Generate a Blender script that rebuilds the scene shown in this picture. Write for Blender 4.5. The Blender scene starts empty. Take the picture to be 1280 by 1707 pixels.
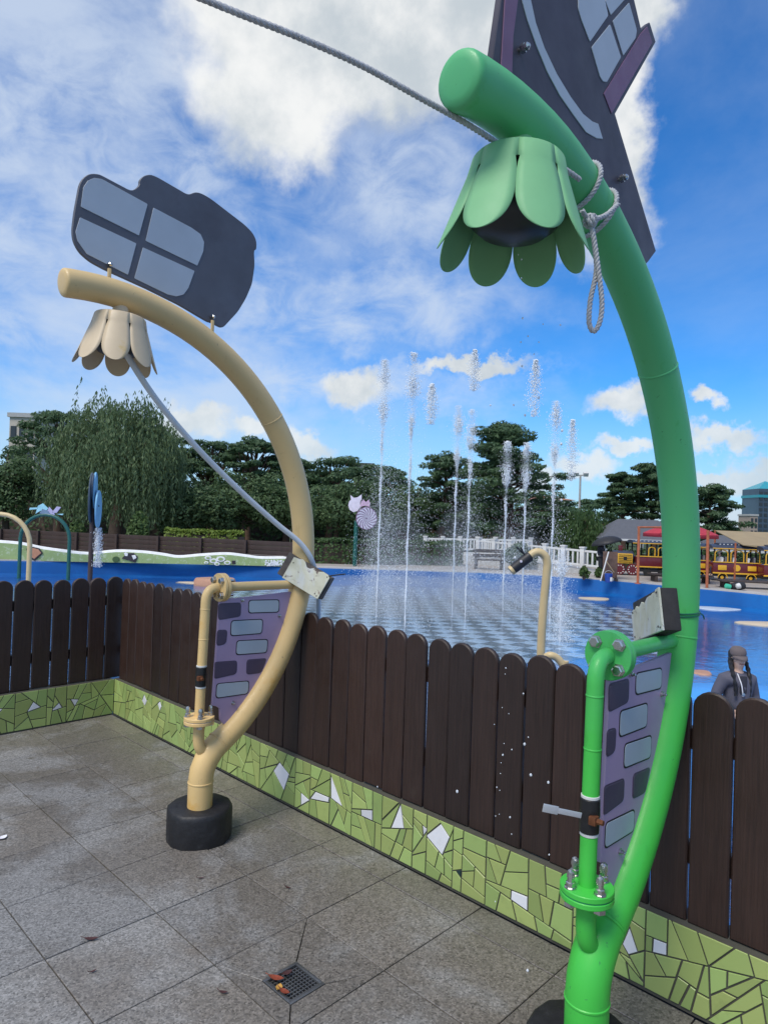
import bpy, bmesh, math, random
import numpy as np
from mathutils import Vector, Matrix
rng = np.random.default_rng(7); random.seed(7)
SC = bpy.context.scene
COL = SC.collection
# ------------------------------------------------------------------ camera
# world frame: X along the long picket fence, Y across it towards the pool, Z up; deck surface z = 0
SIGN1 = [(1.1888,2.5342),(1.1277,2.5495),(1.0839,2.5745),(1.0594,2.6102),(1.0516,2.6508),(1.057,2.7282),(1.0733,2.8532),(1.088,2.886),(1.1138,2.9124),(1.1515,2.925),(1.1794,2.9213),(1.2949,2.9051),(1.3291,2.9445),(1.3258,2.9663),(1.3453,2.9935),(1.3775,3.0119),(1.4123,3.0113),(1.5624,2.9874),(1.5951,3.0142),(1.6291,3.0206),(1.6784,3.0137),(1.8726,2.9536),(1.9202,2.93),(1.9452,2.8983),(1.9472,2.8525),(1.9318,2.8451),(1.9397,2.7707),(1.9281,2.6748),(1.8958,2.5939),(1.8532,2.5179),(1.7683,2.4144),(1.71,2.4289),(1.6888,2.4277),(1.537,2.4711),(1.3832,2.5026)]
PANES1 = [[(1.0814,2.7609),(1.0888,2.845),(1.1056,2.8786),(1.1319,2.8997),(1.1645,2.9068),(1.367,2.874),(1.3331,2.7234)],[(1.0799,2.717),(1.3226,2.6855),(1.2906,2.5384),(1.1119,2.5752),(1.0731,2.6173),(1.0644,2.6523)],[(1.3943,2.8686),(1.5829,2.8412),(1.6313,2.8264),(1.6506,2.7955),(1.6483,2.7513),(1.6197,2.6747),(1.3638,2.7101)],[(1.353,2.6777),(1.6072,2.6464),(1.5784,2.5588),(1.5558,2.5224),(1.5197,2.5045),(1.4784,2.5021),(1.3192,2.5316)]]
SIGN2 = [(1.2334,2.5684),(1.2583,2.7189),(1.2794,2.8395),(1.3796,2.9856),(1.6541,3.1844),(1.8422,3.2373),(1.934,3.1081),(1.9871,3.0478),(2.0453,3.1015),(2.0948,3.0643),(1.835,2.7161),(2.145,2.4122),(2.0928,2.3642),(1.8898,2.4693),(1.6442,2.5371),(1.4185,2.5655),(1.3043,2.5701)]
STRIP2 = [(1.2714,2.7213),(1.2846,2.8191),(1.3342,2.8571),(1.3239,2.7515),(1.3098,2.6595),(1.2958,2.5688),(1.2435,2.5638)]
BAND2 = [(1.3217,2.8457),(1.3295,2.7915),(1.3418,2.7618),(1.3651,2.7304),(1.409,2.69),(1.4616,2.6516),(1.5237,2.6228),(1.5965,2.6039),(1.6649,2.5885),(1.7263,2.598),(1.7603,2.6112),(1.7307,2.641),(1.6971,2.6325),(1.645,2.6301),(1.5777,2.6444),(1.5054,2.6696),(1.4438,2.7046),(1.4023,2.7435),(1.3791,2.7833),(1.3657,2.813),(1.3573,2.864)]
EAVE2 = [(2.0238,3.075),(2.064,3.0457),(1.8082,2.7044),(1.7584,2.7387),(1.9769,3.0255)]
PANES2 = [[(1.6002,2.9355),(1.7353,3.0147),(1.7695,2.9663),(1.6704,2.8387),(1.621,2.8727),(1.603,2.8917)],[(1.7623,3.0305),(1.881,3.1),(1.8677,3.0694),(1.785,2.9764),(1.7505,2.9973)],[(1.6799,2.8288),(1.7821,2.949),(1.8547,2.8913),(1.7744,2.7794),(1.7517,2.7695),(1.7329,2.7742)],[(1.7972,2.9663),(1.8961,3.0766),(1.9529,3.0244),(1.9462,2.9972),(1.869,2.9033)]]
BRICKL = [[(1.9311,1.0952),(2.1112,1.0868),(2.1115,1.0281),(1.9315,1.0369)],[(1.8348,1.0029),(2.0137,0.9952),(2.0111,0.9289),(1.8336,0.9346)],[(1.8699,0.9027),(2.0494,0.8912),(2.0454,0.8292),(1.8685,0.8393)],[(1.7667,0.7107),(1.9451,0.6973),(1.9423,0.6395),(1.7655,0.6462)]]
BRICKD = [[(1.7606,1.0886),(1.8808,1.0859),(1.8813,1.0256),(1.7636,1.0175)],[(1.76,0.9643),(1.8091,0.9597),(1.8046,0.9009),(1.7589,0.8954)],[(1.7505,0.8137),(1.87,0.8055),(1.8693,0.7482),(1.7507,0.7406)],[(1.9331,0.802),(2.0469,0.7942),(2.0141,0.7327),(1.9328,0.7367)]]
PBOLT = [(1.8907,1.1004),(2.117,1.0072),(1.8578,0.6063)]
WHITE_R = [[(-2.9088,0.1934),(-2.8207,0.1529),(-2.8613,0.0557),(-2.9573,0.1352)],[(-2.7212,0.0893),(-2.6494,0.0716),(-2.7175,0.0236)],[(-2.6481,0.08),(-2.6065,0.1302),(-2.5001,0.133),(-2.5053,0.106)],[(-2.4943,0.245),(-2.4036,0.1167),(-2.4883,0.1334)],[(-2.2764,0.1472),(-2.1994,0.1691),(-2.1969,0.1183),(-2.2718,0.1172)],[(-2.0261,0.2533),(-2.001,0.1507),(-2.0808,0.1252)],[(-1.796,0.2439),(-1.7448,0.2019),(-1.7819,0.1139),(-1.876,0.165)],[(-1.8968,0.203),(-1.8658,0.1925),(-1.8884,0.1578)],[(-1.4415,0.1094),(-1.3668,0.1146),(-1.3657,0.0589),(-1.4431,0.0719)],[(-0.9758,0.1748),(-0.9447,0.1041),(-0.9763,0.0808),(-0.999,0.1079)],[(-0.8966,0.1745),(-0.8502,0.1778),(-0.85,0.1364),(-0.8979,0.1256)],[(-4.4567,0.2369),(-4.4183,0.1988),(-4.4434,0.1604),(-4.4885,0.1893)],[(-4.2326,0.2384),(-4.2102,0.2059),(-4.2275,0.1734),(-4.2641,0.2156)]]
DARK_R = [[(-1.7112,0.0795),(-1.6793,0.0946),(-1.6801,0.0578)]]
WHITE_L = [[(1.6789,0.1823),(1.73,0.1353),(1.6388,0.1156)],[(1.8498,0.1466),(1.8739,0.1067),(1.8048,0.0933),(1.8064,0.1075)],[(1.9265,0.1573),(1.9845,0.1476),(1.9585,0.0998)],[(1.4528,0.1754),(1.4894,0.1669),(1.4729,0.1456)]]
RIM = [(-28.3639,8.2619),(-26.7029,10.9699),(-24.8951,13.9809),(-22.219,16.8882),(-19.9416,19.1029),(-18.2905,20.9189),(-15.483,23.6668),(-12.4088,24.8421),(-8.7152,24.9483),(-6.516,24.8441)]
CAM = [[0.714649,0.698638,0.034371],[-0.017447,-0.031318,0.999357],[-0.699265,0.71479,0.010192]]

EYE = Vector((0, 0, 1.52)); FPX = 1129.75
CR, CU, CF = (Vector(v) for v in CAM)
cam = bpy.data.cameras.new('camera'); cam_o = bpy.data.objects.new('camera', cam); COL.objects.link(cam_o)
cam.sensor_fit = 'HORIZONTAL'; cam.sensor_width = 36; cam.lens = 36*FPX/1280
cam.clip_start = .05; cam.clip_end = 5000
m3 = Matrix((CR, CU, -CF)).transposed(); cam_o.matrix_world = Matrix.Translation(EYE) @ m3.to_4x4()
SC.camera = cam_o
def ray(px, py): return CF + CR*((px-640)/FPX) + CU*((853.5-py)/FPX)
def at(px, py, D): return EYE + ray(px, py)*D              # survey helper: bearing in the photo + distance in metres
def gz(px, py, z):
    r = ray(px, py); return EYE + r*((z-EYE.z)/r.z)
# ------------------------------------------------------------------ light
SUN_EL, SUN_AZ = math.radians(56), math.radians(278)       # azimuth measured in the world XY plane from +X
SDIR = Vector((math.cos(SUN_EL)*math.cos(SUN_AZ), math.cos(SUN_EL)*math.sin(SUN_AZ), math.sin(SUN_EL)))
sl = bpy.data.lights.new('sun', 'SUN'); sl.energy = 2.3; sl.angle = math.radians(24); sl.color = (1, .93, .82)
so = bpy.data.objects.new('sun', sl); COL.objects.link(so); so.rotation_euler = SDIR.to_track_quat('Z', 'Y').to_euler()
SC.view_settings.view_transform = 'Standard'; SC.view_settings.look = 'None'
SC.view_settings.exposure = 0.45; SC.view_settings.gamma = 1
SC.cycles.max_bounces = 6; SC.cycles.transparent_max_bounces = 12; SC.cycles.volume_step_rate = 4
SC.cycles.use_denoising = True
# ------------------------------------------------------------------ node helper
class NT:
    def __init__(s, tree): s.t = tree; s.n = tree.nodes; s.l = tree.links
    def put(s, sock, v):
        if isinstance(v, bpy.types.NodeSocket): s.l.new(v, sock)
        elif v is not None:
            if isinstance(v, (tuple, list)) and len(v) == 3 and sock.type == 'RGBA': v = (*v, 1)
            sock.default_value = v
    def math(s, op, a, b=None, c=None, clamp=False):
        n = s.n.new('ShaderNodeMath'); n.operation = op; n.use_clamp = clamp
        for i, v in enumerate((a, b, c)):
            if v is not None: s.put(n.inputs[i], v)
        return n.outputs[0]
    def noise(s, vec, scale, detail=4, rough=.55, dist=0, col=False):
        n = s.n.new('ShaderNodeTexNoise'); s.put(n.inputs['Vector'], vec); n.inputs['Scale'].default_value = scale
        n.inputs['Detail'].default_value = detail; n.inputs['Roughness'].default_value = rough; n.inputs['Distortion'].default_value = dist
        return n.outputs['Color' if col else 'Fac']
    def ramp(s, f, stops, interp='LINEAR'):
        n = s.n.new('ShaderNodeValToRGB'); s.put(n.inputs[0], f); cr = n.color_ramp; cr.interpolation = interp
        while len(cr.elements) < len(stops): cr.elements.new(.5)
        for e, (p, c) in zip(cr.elements, stops):
            e.position = p; e.color = (c, c, c, 1) if isinstance(c, (int, float)) else (*c, 1)
        return n.outputs[0]
    def mix(s, f, a, b, mode='MIX'):
        n = s.n.new('ShaderNodeMix'); n.data_type = 'RGBA'; n.blend_type = mode
        s.put(n.inputs[0], f); s.put(n.inputs[6], a); s.put(n.inputs[7], b); return n.outputs[2]
    def smooth(s, v, a, b, lo=0., hi=1.):
        n = s.n.new('ShaderNodeMapRange'); n.interpolation_type = 'SMOOTHSTEP'
        for i, x in enumerate((v, a, b, lo, hi)): s.put(n.inputs[i], x)
        return n.outputs[0]
    def vmath(s, op, a, b=None, c=None):
        n = s.n.new('ShaderNodeVectorMath'); n.operation = op; s.put(n.inputs[0], a)
        if b is not None: s.put(n.inputs['Scale' if op == 'SCALE' else 1], b)
        if c is not None: s.put(n.inputs[2], c)
        return n.outputs['Value'] if op in ('LENGTH', 'DOT_PRODUCT') else n.outputs[0]
    def mapping(s, vec, loc=(0,0,0), rot=(0,0,0), scale=(1,1,1), typ='POINT'):
        n = s.n.new('ShaderNodeMapping'); n.vector_type = typ; s.put(n.inputs['Vector'], vec)
        if typ != 'NORMAL': n.inputs['Location'].default_value = loc
        n.inputs['Rotation'].default_value = rot; n.inputs['Scale'].default_value = scale; return n.outputs[0]
    def bump(s, h, strength=.3, dist=.01):
        n = s.n.new('ShaderNodeBump'); n.inputs['Strength'].default_value = strength; n.inputs['Distance'].default_value = dist
        s.put(n.inputs['Height'], h); return n.outputs[0]
# ------------------------------------------------------------------ sky with clouds
def build_world():
    w = bpy.data.worlds.new('World'); SC.world = w; w.use_nodes = True
    T = NT(w.node_tree); T.n.clear()
    out = T.n.new('ShaderNodeOutputWorld'); bg = T.n.new('ShaderNodeBackground'); T.l.new(bg.outputs[0], out.inputs[0])
    sky = T.n.new('ShaderNodeTexSky'); sky.sky_type = 'NISHITA'; sky.sun_disc = False
    sky.sun_elevation = SUN_EL; sky.sun_rotation = math.pi/2 - SUN_AZ
    sky.air_density = 1.0; sky.dust_density = .1; sky.ozone_density = 3.0; sky.altitude = 50
    tc = T.n.new('ShaderNodeTexCoord'); d = tc.outputs['Generated']
    sep = T.n.new('ShaderNodeSeparateXYZ'); T.put(sep.inputs[0], d)
    # azimuth measured from the viewing direction of the park, elevation
    fx, fy = CF.x, CF.y; L = math.hypot(fx, fy); fx /= L; fy /= L
    cf = T.math('ADD', T.math('MULTIPLY', sep.outputs[0], fx), T.math('MULTIPLY', sep.outputs[1], fy))
    cr = T.math('ADD', T.math('MULTIPLY', sep.outputs[0], fy), T.math('MULTIPLY', sep.outputs[1], -fx))
    az = T.math('ARCTAN2', cr, cf); el = T.math('ARCSINE', sep.outputs[2])
    comb = T.n.new('ShaderNodeCombineXYZ'); T.put(comb.inputs[0], az); T.put(comb.inputs[1], el)
    uv = comb.outputs[0]
    w1 = T.noise(d, 5.0, 7, .58, col=True)
    w2 = T.noise(d, 16.0, 6, .6, col=True)
    def warped(a1, a2):
        o1 = T.vmath('SCALE', T.vmath('SUBTRACT', w1, (.5,.5,.5)), a1)
        o2 = T.vmath('SCALE', T.vmath('SUBTRACT', w2, (.5,.5,.5)), a2)
        return T.vmath('MULTIPLY', T.vmath('ADD', T.vmath('ADD', uv, o1), o2), (1,1,0))
    uvb = warped(.26, .07); uvs = warped(.07, .10)
    def blob(src, px, py, rx, ry, rot=0):
        r = ray(px, py).normalized(); a = math.atan2(r.x*fy - r.y*fx, r.x*fx + r.y*fy); e = math.asin(r.z)
        v = T.mapping(src, (a, e, 0), (0,0,rot), (rx/FPX, ry/FPX, 1), 'TEXTURE')
        return T.math('SUBTRACT', 1, T.vmath('LENGTH', v))
    def union(L):
        o = L[0]
        for x in L[1:]: o = T.math('SMOOTH_MAX', o, x, .15)
        return o
    big = union([blob(uvb, *b) for b in ((500,60,240,190),(760,20,380,190),(1010,190,120,240))])
    small = union([blob(uvs, *b) for b in ((592,640,62,40),(1030,662,70,34),(1168,668,30,18),(1038,738,62,17),(1215,722,64,24),(1262,782,66,36),(1190,776,36,14),
        (330,700,70,36),(425,716,50,24),(525,742,60,26),(975,775,60,30),(890,800,60,22),(1190,862,120,30),(790,610,120,16))])
    # the rest of the heavens carries the same kind of broken cumulus
    n1 = T.noise(T.mapping(d, scale=(1,1,1.8)), 2.6, 8, .6)
    away = T.smooth(T.math('ABSOLUTE', az), .55, .9)
    high = T.smooth(el, .72, .9)
    rest = T.math('MULTIPLY', T.smooth(n1, .5, .64), T.math('MULTIPLY', T.math('MAXIMUM', away, high), T.smooth(el, -.02, .08)))
    m_big = T.smooth(big, .04, .42); m_small = T.smooth(small, -.02, .55)
    soft = union([blob(uvb, *b) for b in ((160,230,460,360),(700,350,300,150),(640,510,360,90),(330,480,360,190),(560,640,420,60),(10,440,170,130),(40,570,210,80))])
    # thin veil
    nv = T.noise(T.mapping(d, rot=(0,0,.5), scale=(1,1,1.7)), 2.6, 8, .6, .25)
    veil = T.math('MULTIPLY', T.smooth(nv, .36, .66), T.smooth(el, 0., .15))
    vleft = T.math('MAXIMUM', T.smooth(T.math('SUBTRACT', .12, az), -.1, .45), away)
    veil = T.math('MULTIPLY', veil, T.math('ADD', T.math('MULTIPLY', vleft, .75), .16))
    veil = T.math('MAXIMUM', veil, T.math('MULTIPLY', T.smooth(soft, -.05, .75), T.smooth(T.math('ADD', T.math('MULTIPLY', nv, .55), T.math('MULTIPLY', T.noise(T.mapping(d, rot=(.3,0,.9), scale=(1,1.6,2.4)), 9, 7, .62, .5), .5)), .34, .66, .12, .92)))
    cum = T.math('MAXIMUM', T.math('MAXIMUM', m_big, m_small), rest, clamp=True)
    sh = T.noise(T.vmath('ADD', d, (.03,.02,-.05)), 7, 7, .6)
    sh2 = T.noise(d, 2.2, 3, .5)
    lit = T.smooth(T.math('ADD', T.math('MULTIPLY', sh, .7), T.math('MULTIPLY', sh2, .3)), .38, .62)
    ccol = T.mix(lit, (4.2, 4.65, 4.95), (6.9, 6.95, 6.85))
    scol = T.mix(1., sky.outputs[0], SKY_TINT, 'MULTIPLY')
    c = T.mix(T.math('MULTIPLY', veil, .85), scol, (4.8, 5.5, 6.5))
    c = T.mix(T.math('MULTIPLY', cum, .96), c, ccol)
    haze = T.smooth(el, -.01, .22, .72, 0.)
    c = T.mix(haze, c, (4.1, 5.3, 6.4))
    T.put(bg.inputs[0], c); bg.inputs[1].default_value = .1
SKY_TINT = (.27, .80, 1.30)
build_world()
# ------------------------------------------------------------------ materials
MATS = {}
def mat(name, base, rough=.5, metal=0., var=.12, scale=6., bump=0., bscale=60., spec=.5, alt=None, altw=(.5,.62), coat=0., altscale=None, skylit=None, wear=None):
    if name in MATS: return MATS[name]
    m = bpy.data.materials.new(name); m.use_nodes = True; T = NT(m.node_tree)
    b = T.n['Principled BSDF']; tc = T.n.new('ShaderNodeTexCoord'); o = tc.outputs['Object']
    n = T.noise(o, scale, 5, .6)
    c0 = tuple(max(0, x*(1-var)) for x in base); c1 = tuple(min(1, x*(1+var)) for x in base)
    c = T.ramp(n, [(.3, c0), (.7, c1)])
    if alt is not None:
        a = T.smooth(T.noise(T.vmath('ADD', o, (3.1,7.7,1.3)), altscale or scale*.6, 6, .65), altw[0], altw[1]); c = T.mix(a, c, alt)
    if skylit is not None:      # sky light on the upper stretch, put into the paint colour by height
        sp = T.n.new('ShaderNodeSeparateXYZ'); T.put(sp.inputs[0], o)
        bl = T.smooth(T.math('ADD', sp.outputs[2], T.math('MULTIPLY', T.noise(o, 3, 4, .6), .9)), 1.2, 2.2); c = T.mix(T.math('MULTIPLY', bl, .75), c, skylit)
    if wear is not None:        # chips, rub marks and run-down grime
        chip = T.smooth(T.noise(o, 38, 6, .7, .8), .665, .685); rub = T.smooth(T.noise(T.mapping(o, scale=(1,1,.25)), 26, 5, .7), .58, .74)
        c = T.mix(T.math('MULTIPLY', rub, .38), c, tuple(x*.62 for x in base)); c = T.mix(T.math('MULTIPLY', chip, .8), c, wear)
    T.put(b.inputs['Base Color'], c); b.inputs['Metallic'].default_value = metal
    T.put(b.inputs['Roughness'], T.ramp(T.noise(o, scale*2.3, 4), [(.3, max(.02, rough-.08)), (.7, min(1, rough+.08))]))
    b.inputs['Specular IOR Level'].default_value = spec; b.inputs['Coat Weight'].default_value = coat
    if bump: T.put(b.inputs['Normal'], T.bump(T.noise(o, bscale, 4, .6), bump, .004))
    MATS[name] = m; return m
# ------------------------------------------------------------------ mesh builder
class MB:
    def __init__(s): s.v = []; s.f = []
    def add(s, vs, fs):
        o = len(s.v); s.v += [tuple(v) for v in vs]; s.f += [tuple(i+o for i in f) for f in fs]; return s
    def box(s, c, size, R=None):
        a, b, h = (x/2 for x in size); c = Vector(c)
        P = [Vector((x, y, z)) for z in (-h, h) for x, y in ((-a,-b),(a,-b),(a,b),(-a,b))]
        if R is not None: P = [R @ p for p in P]
        return s.add([c+p for p in P], [(3,2,1,0),(4,5,6,7),(0,1,5,4),(1,2,6,5),(2,3,7,6),(3,0,4,7)])
    def bbox(s, c, size, bev=.005, R=None):
        """box with chamfered edges"""
        a, b, h = (x/2 for x in size); c = Vector(c); bm = bmesh.new(); bmesh.ops.create_cube(bm, size=1)
        for v in bm.verts: v.co = Vector((v.co.x*2*a, v.co.y*2*b, v.co.z*2*h))
        bmesh.ops.bevel(bm, geom=bm.edges[:], offset=bev, segments=2, affect='EDGES', profile=.6)
        bm.verts.ensure_lookup_table(); bm.verts.index_update()
        vs = [c + ((R @ v.co) if R is not None else v.co) for v in bm.verts]; fs = [[v.index for v in f.verts] for f in bm.faces]; bm.free()
        return s.add(vs, fs)
    def tube(s, pts, r, n=10, caps=True, closed=False, up=None):
        pts = [Vector(p) for p in pts]; N = len(pts); rr = r if isinstance(r, (list, tuple)) else [r]*N
        vs = []; nrm = None
        for i, p in enumerate(pts):
            t = (pts[(i+1) % N]-pts[i-1]) if closed else (pts[min(i+1, N-1)]-pts[max(i-1, 0)])
            t.normalize()
            if nrm is None:
                a = Vector(up) if up is not None else (Vector((0,0,1)) if abs(t.z) < .9 else Vector((1,0,0)))
                nrm = (a - t*a.dot(t)).normalized()
            else: nrm = (nrm - t*nrm.dot(t)).normalized()
            b = t.cross(nrm)
            for k in range(n):
                g = 2*math.pi*k/n; vs.append(p + (nrm*math.cos(g) + b*math.sin(g))*rr[i])
        fs = []
        for i in range(N if closed else N-1):
            j = (i+1) % N
            for k in range(n):
                k2 = (k+1) % n; fs.append((i*n+k, i*n+k2, j*n+k2, j*n+k))
        if caps and not closed: fs += [tuple(range(n))[::-1], tuple((N-1)*n+k for k in range(n))]
        return s.add(vs, fs)
    def cyl(s, p0, p1, r0, r1=None, n=16): return s.tube([p0, p1], [r0, r0 if r1 is None else r1], n)
    def lathe(s, prof, c, axis=(0,0,1), n=20, caps=True):
        """profile [(radius, height along axis)]"""
        ax = Vector(axis).normalized(); c = Vector(c); a = Vector((1,0,0)) if abs(ax.x) < .9 else Vector((0,1,0))
        e1 = (a - ax*a.dot(ax)).normalized(); e2 = ax.cross(e1); vs = []; fs = []
        for r, h in prof:
            for k in range(n):
                g = 2*math.pi*k/n; vs.append(c + ax*h + (e1*math.cos(g)+e2*math.sin(g))*r)
        for i in range(len(prof)-1):
            for k in range(n):
                k2 = (k+1) % n; fs.append((i*n+k, i*n+k2, (i+1)*n+k2, (i+1)*n+k))
        if caps: fs += [tuple(range(n))[::-1], tuple((len(prof)-1)*n+k for k in range(n))]
        return s.add(vs, fs)
    def prism(s, pts3, off, bev=0):
        """polygon extruded along vector off; front = pts3+off; optional chamfer at the front rim"""
        pts3 = [Vector(p) for p in pts3]; off = Vector(off); n = len(pts3)
        nrm = Vector((0,0,0))
        for i in range(n): nrm += pts3[i].cross(pts3[(i+1) % n])
        if nrm.dot(off) < 0: pts3.reverse()
        c = sum(pts3, Vector())/n
        if bev:
            ins = []
            nn = off.normalized()
            for i in range(n):
                e0 = (pts3[i]-pts3[i-1]).normalized(); e1 = (pts3[(i+1) % n]-pts3[i]).normalized()
                n0 = nn.cross(e0); n1 = nn.cross(e1); k = (n0+n1); k = k/max(.35, k.dot(k)/2*1.0) if k.length > 1e-6 else n0
                ins.append(pts3[i] + k*bev)
            vs = pts3 + [p+off-nn*min(bev, off.length*.8) for p in pts3] + [p+off for p in ins]
            fs = [tuple(range(n))[::-1], tuple(range(2*n, 3*n))]
            for L in (0, 1):
                for i in range(n): j = (i+1) % n; fs.append((L*n+i, L*n+j, (L+1)*n+j, (L+1)*n+i))
        else:
            vs = pts3 + [p+off for p in pts3]; fs = [tuple(range(n))[::-1], tuple(range(n, 2*n))]
            for i in range(n): j = (i+1) % n; fs.append((i, j, n+j, n+i))
        return s.add(vs, fs)
    def mesh(s, name, smooth=None):
        me = bpy.data.meshes.new(name); me.from_pydata(s.v, [], s.f); me.update()
        if smooth is not None:
            me.polygons.foreach_set('use_smooth', [True]*len(me.polygons))
            if smooth < 179: me.set_sharp_from_angle(angle=math.radians(smooth))
        return me
    def build(s, name, m, parent=None, smooth=40):
        return obj(name, s.mesh(name, smooth), m, parent)
def obj(name, me, m=None, parent=None, loc=None):
    o = bpy.data.objects.new(name, me); COL.objects.link(o)
    if m is not None and me is not None and not me.materials: me.materials.append(MATS[m] if isinstance(m, str) else m)
    if loc is not None: o.location = loc
    if parent is not None: par(o, parent)
    return o
def rootloc(o): return o.get('_w', None)
ROOT = {}
def par(o, p):
    o.parent = p; w = ROOT.get(p.name, Vector((0,0,0))); o.matrix_parent_inverse = Matrix.Translation(-w)
    if o.type == 'MESH': ROOT[o.name] = Vector(o.location) if o.location.length else Vector((0,0,0))
def empty(name, loc, label, cat, group=None):
    e = bpy.data.objects.new(name, None); COL.objects.link(e); e.location = loc; e.empty_display_size = .1
    ROOT[e.name] = Vector(loc); return tag(e, label, cat, group)
def tag(o, label, cat, group=None):
    o['label'] = label; o['category'] = cat
    if group: o['group'] = group
    return o
def kind(o, k, label=None):
    o['kind'] = k
    if label: o['label'] = label
    return o
def fast(name, V, F, m, parent=None, smooth=False):
    """numpy verts (N,3) and faces (M,k)"""
    V = np.asarray(V, dtype=np.float32); F = np.asarray(F, dtype=np.int32); k = F.shape[1]
    me = bpy.data.meshes.new(name); me.vertices.add(len(V)); me.vertices.foreach_set('co', V.ravel())
    me.loops.add(F.size); me.loops.foreach_set('vertex_index', F.ravel())
    me.polygons.add(len(F)); me.polygons.foreach_set('loop_start', np.arange(len(F), dtype=np.int32)*k)
    me.update(calc_edges=True); me.validate()
    if smooth: me.polygons.foreach_set('use_smooth', [True]*len(F))
    return obj(name, me, m, parent)
def rot_x(a): return Matrix.Rotation(a, 3, 'X')
def rot_z(a): return Matrix.Rotation(a, 3, 'Z')
def smoothpath(pts, n=8):
    """Catmull-Rom through points"""
    P = [Vector(p) for p in pts]; P = [P[0]*2-P[1]] + P + [P[-1]*2-P[-2]]; out = []
    for i in range(1, len(P)-2):
        for k in range(n):
            t = k/n; a, b, c, d = P[i-1], P[i], P[i+1], P[i+2]
            out.append(.5*((2*b) + (c-a)*t + (2*a-5*b+4*c-d)*t*t + (3*b-a-3*c+d)*t**3))
    out.append(P[-2]); return out
def rounded(poly, r=.012, n=4):
    """round the corners of a 2d polygon"""
    out = []; N = len(poly)
    for i in range(N):
        p = Vector(poly[i]); a = Vector(poly[i-1]); b = Vector(poly[(i+1) % N])
        ra = min(r, (a-p).length*.45); rb = min(r, (b-p).length*.45)
        p0 = p+(a-p).normalized()*ra; p1 = p+(b-p).normalized()*rb
        for k in range(n+1):
            t = k/n; out.append((1-t)**2*p0 + 2*t*(1-t)*p + t*t*p1)
    return [tuple(q) for q in out]
# ------------------------------------------------------------------ materials of the setting
def granite():
    m = bpy.data.materials.new('granite'); m.use_nodes = True; T = NT(m.node_tree); b = T.n['Principled BSDF']
    g = T.n.new('ShaderNodeNewGeometry'); p = g.outputs['Position']
    oi = T.n.new('ShaderNodeObjectInfo')
    vn = T.n.new('ShaderNodeTexVoronoi'); vn.inputs['Scale'].default_value = 165; T.put(vn.inputs['Vector'], p)
    grain = T.ramp(vn.outputs['Color'], [(.12,(.05,.049,.047)),(.3,(.18,.178,.174)),(.55,(.25,.248,.243)),(.85,(.42,.415,.41))])
    fine = T.noise(p, 420, 3, .7); grain = T.mix(.42, grain, T.ramp(fine, [(.35,(.07,.07,.07)),(.65,(.30,.30,.295))]))
    tone = T.ramp(oi.outputs['Random'], [(0,(.86,.86,.86)),(1,(1.08,1.07,1.05))]); grain = T.mix(1, grain, tone, 'MULTIPLY')
    # damp brown stains
    n = T.noise(p, 1.5, 6, .62, .3); sep = T.n.new('ShaderNodeSeparateXYZ'); T.put(sep.inputs[0], p)
    nearf = T.smooth(sep.outputs[1], .55, 2.0)                # the strip along the fence is the wetter one
    wet = T.smooth(T.math('ADD', n, T.math('MULTIPLY', nearf, .17)), .50, .66)
    blot = T.smooth(T.noise(p, 9, 4, .5), .60, .68)
    farw = T.smooth(sep.outputs[0], -2.9, -3.6)
    wet = T.math('MAXIMUM', wet, T.math('MULTIPLY', blot, T.math('MULTIPLY', farw, .9)))
    c = T.mix(T.math('MULTIPLY', wet, .72), grain, T.mix(1, grain, (.62,.54,.45), 'MULTIPLY'))
    pale = T.smooth(T.noise(T.vmath('ADD', p, (5,2,0)), 3.2, 5, .6), .58, .72)
    c = T.mix(T.math('MULTIPLY', pale, .10), c, (.40,.40,.40))
    T.put(b.inputs['Base Color'], c); T.put(b.inputs['Roughness'], T.mix(wet, (.62,)*3, (.33,)*3))
    T.put(b.inputs['Normal'], T.bump(fine, .25, .002)); MATS['granite'] = m
granite()
def plank_mat():
    m = bpy.data.materials.new('stained_wood'); m.use_nodes = True; T = NT(m.node_tree); b = T.n['Principled BSDF']
    tc = T.n.new('ShaderNodeTexCoord'); oi = T.n.new('ShaderNodeObjectInfo')
    o = T.vmath('ADD', tc.outputs['Object'], T.vmath('SCALE', (7.,3.,5.), oi.outputs['Random']))
    g = T.noise(T.mapping(o, scale=(1,1,.035)), 140, 5, .6, .6)
    c = T.ramp(g, [(.3,(.022,.012,.0095)),(.7,(.040,.022,.017))])
    c = T.mix(1, c, T.ramp(oi.outputs['Random'], [(0,(.70,.72,.76)),(1,(1.35,1.25,1.16))]), 'MULTIPLY')
    wear = T.smooth(T.noise(o, 5, 6, .65), .62, .8); c = T.mix(T.math('MULTIPLY', wear, .35), c, (.06,.044,.036))
    T.put(b.inputs['Base Color'], c); T.put(b.inputs['Roughness'], T.ramp(T.noise(o, 9, 3), [(.3,.42),(.7,.62)]))
    T.put(b.inputs['Normal'], T.bump(g, .35, .003)); MATS['stained_wood'] = m
plank_mat()
mat('grout', (.075,.073,.058), .85, bump=.3, var=.2); mat('dark_joint', (.02,.02,.02), .9)
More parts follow.
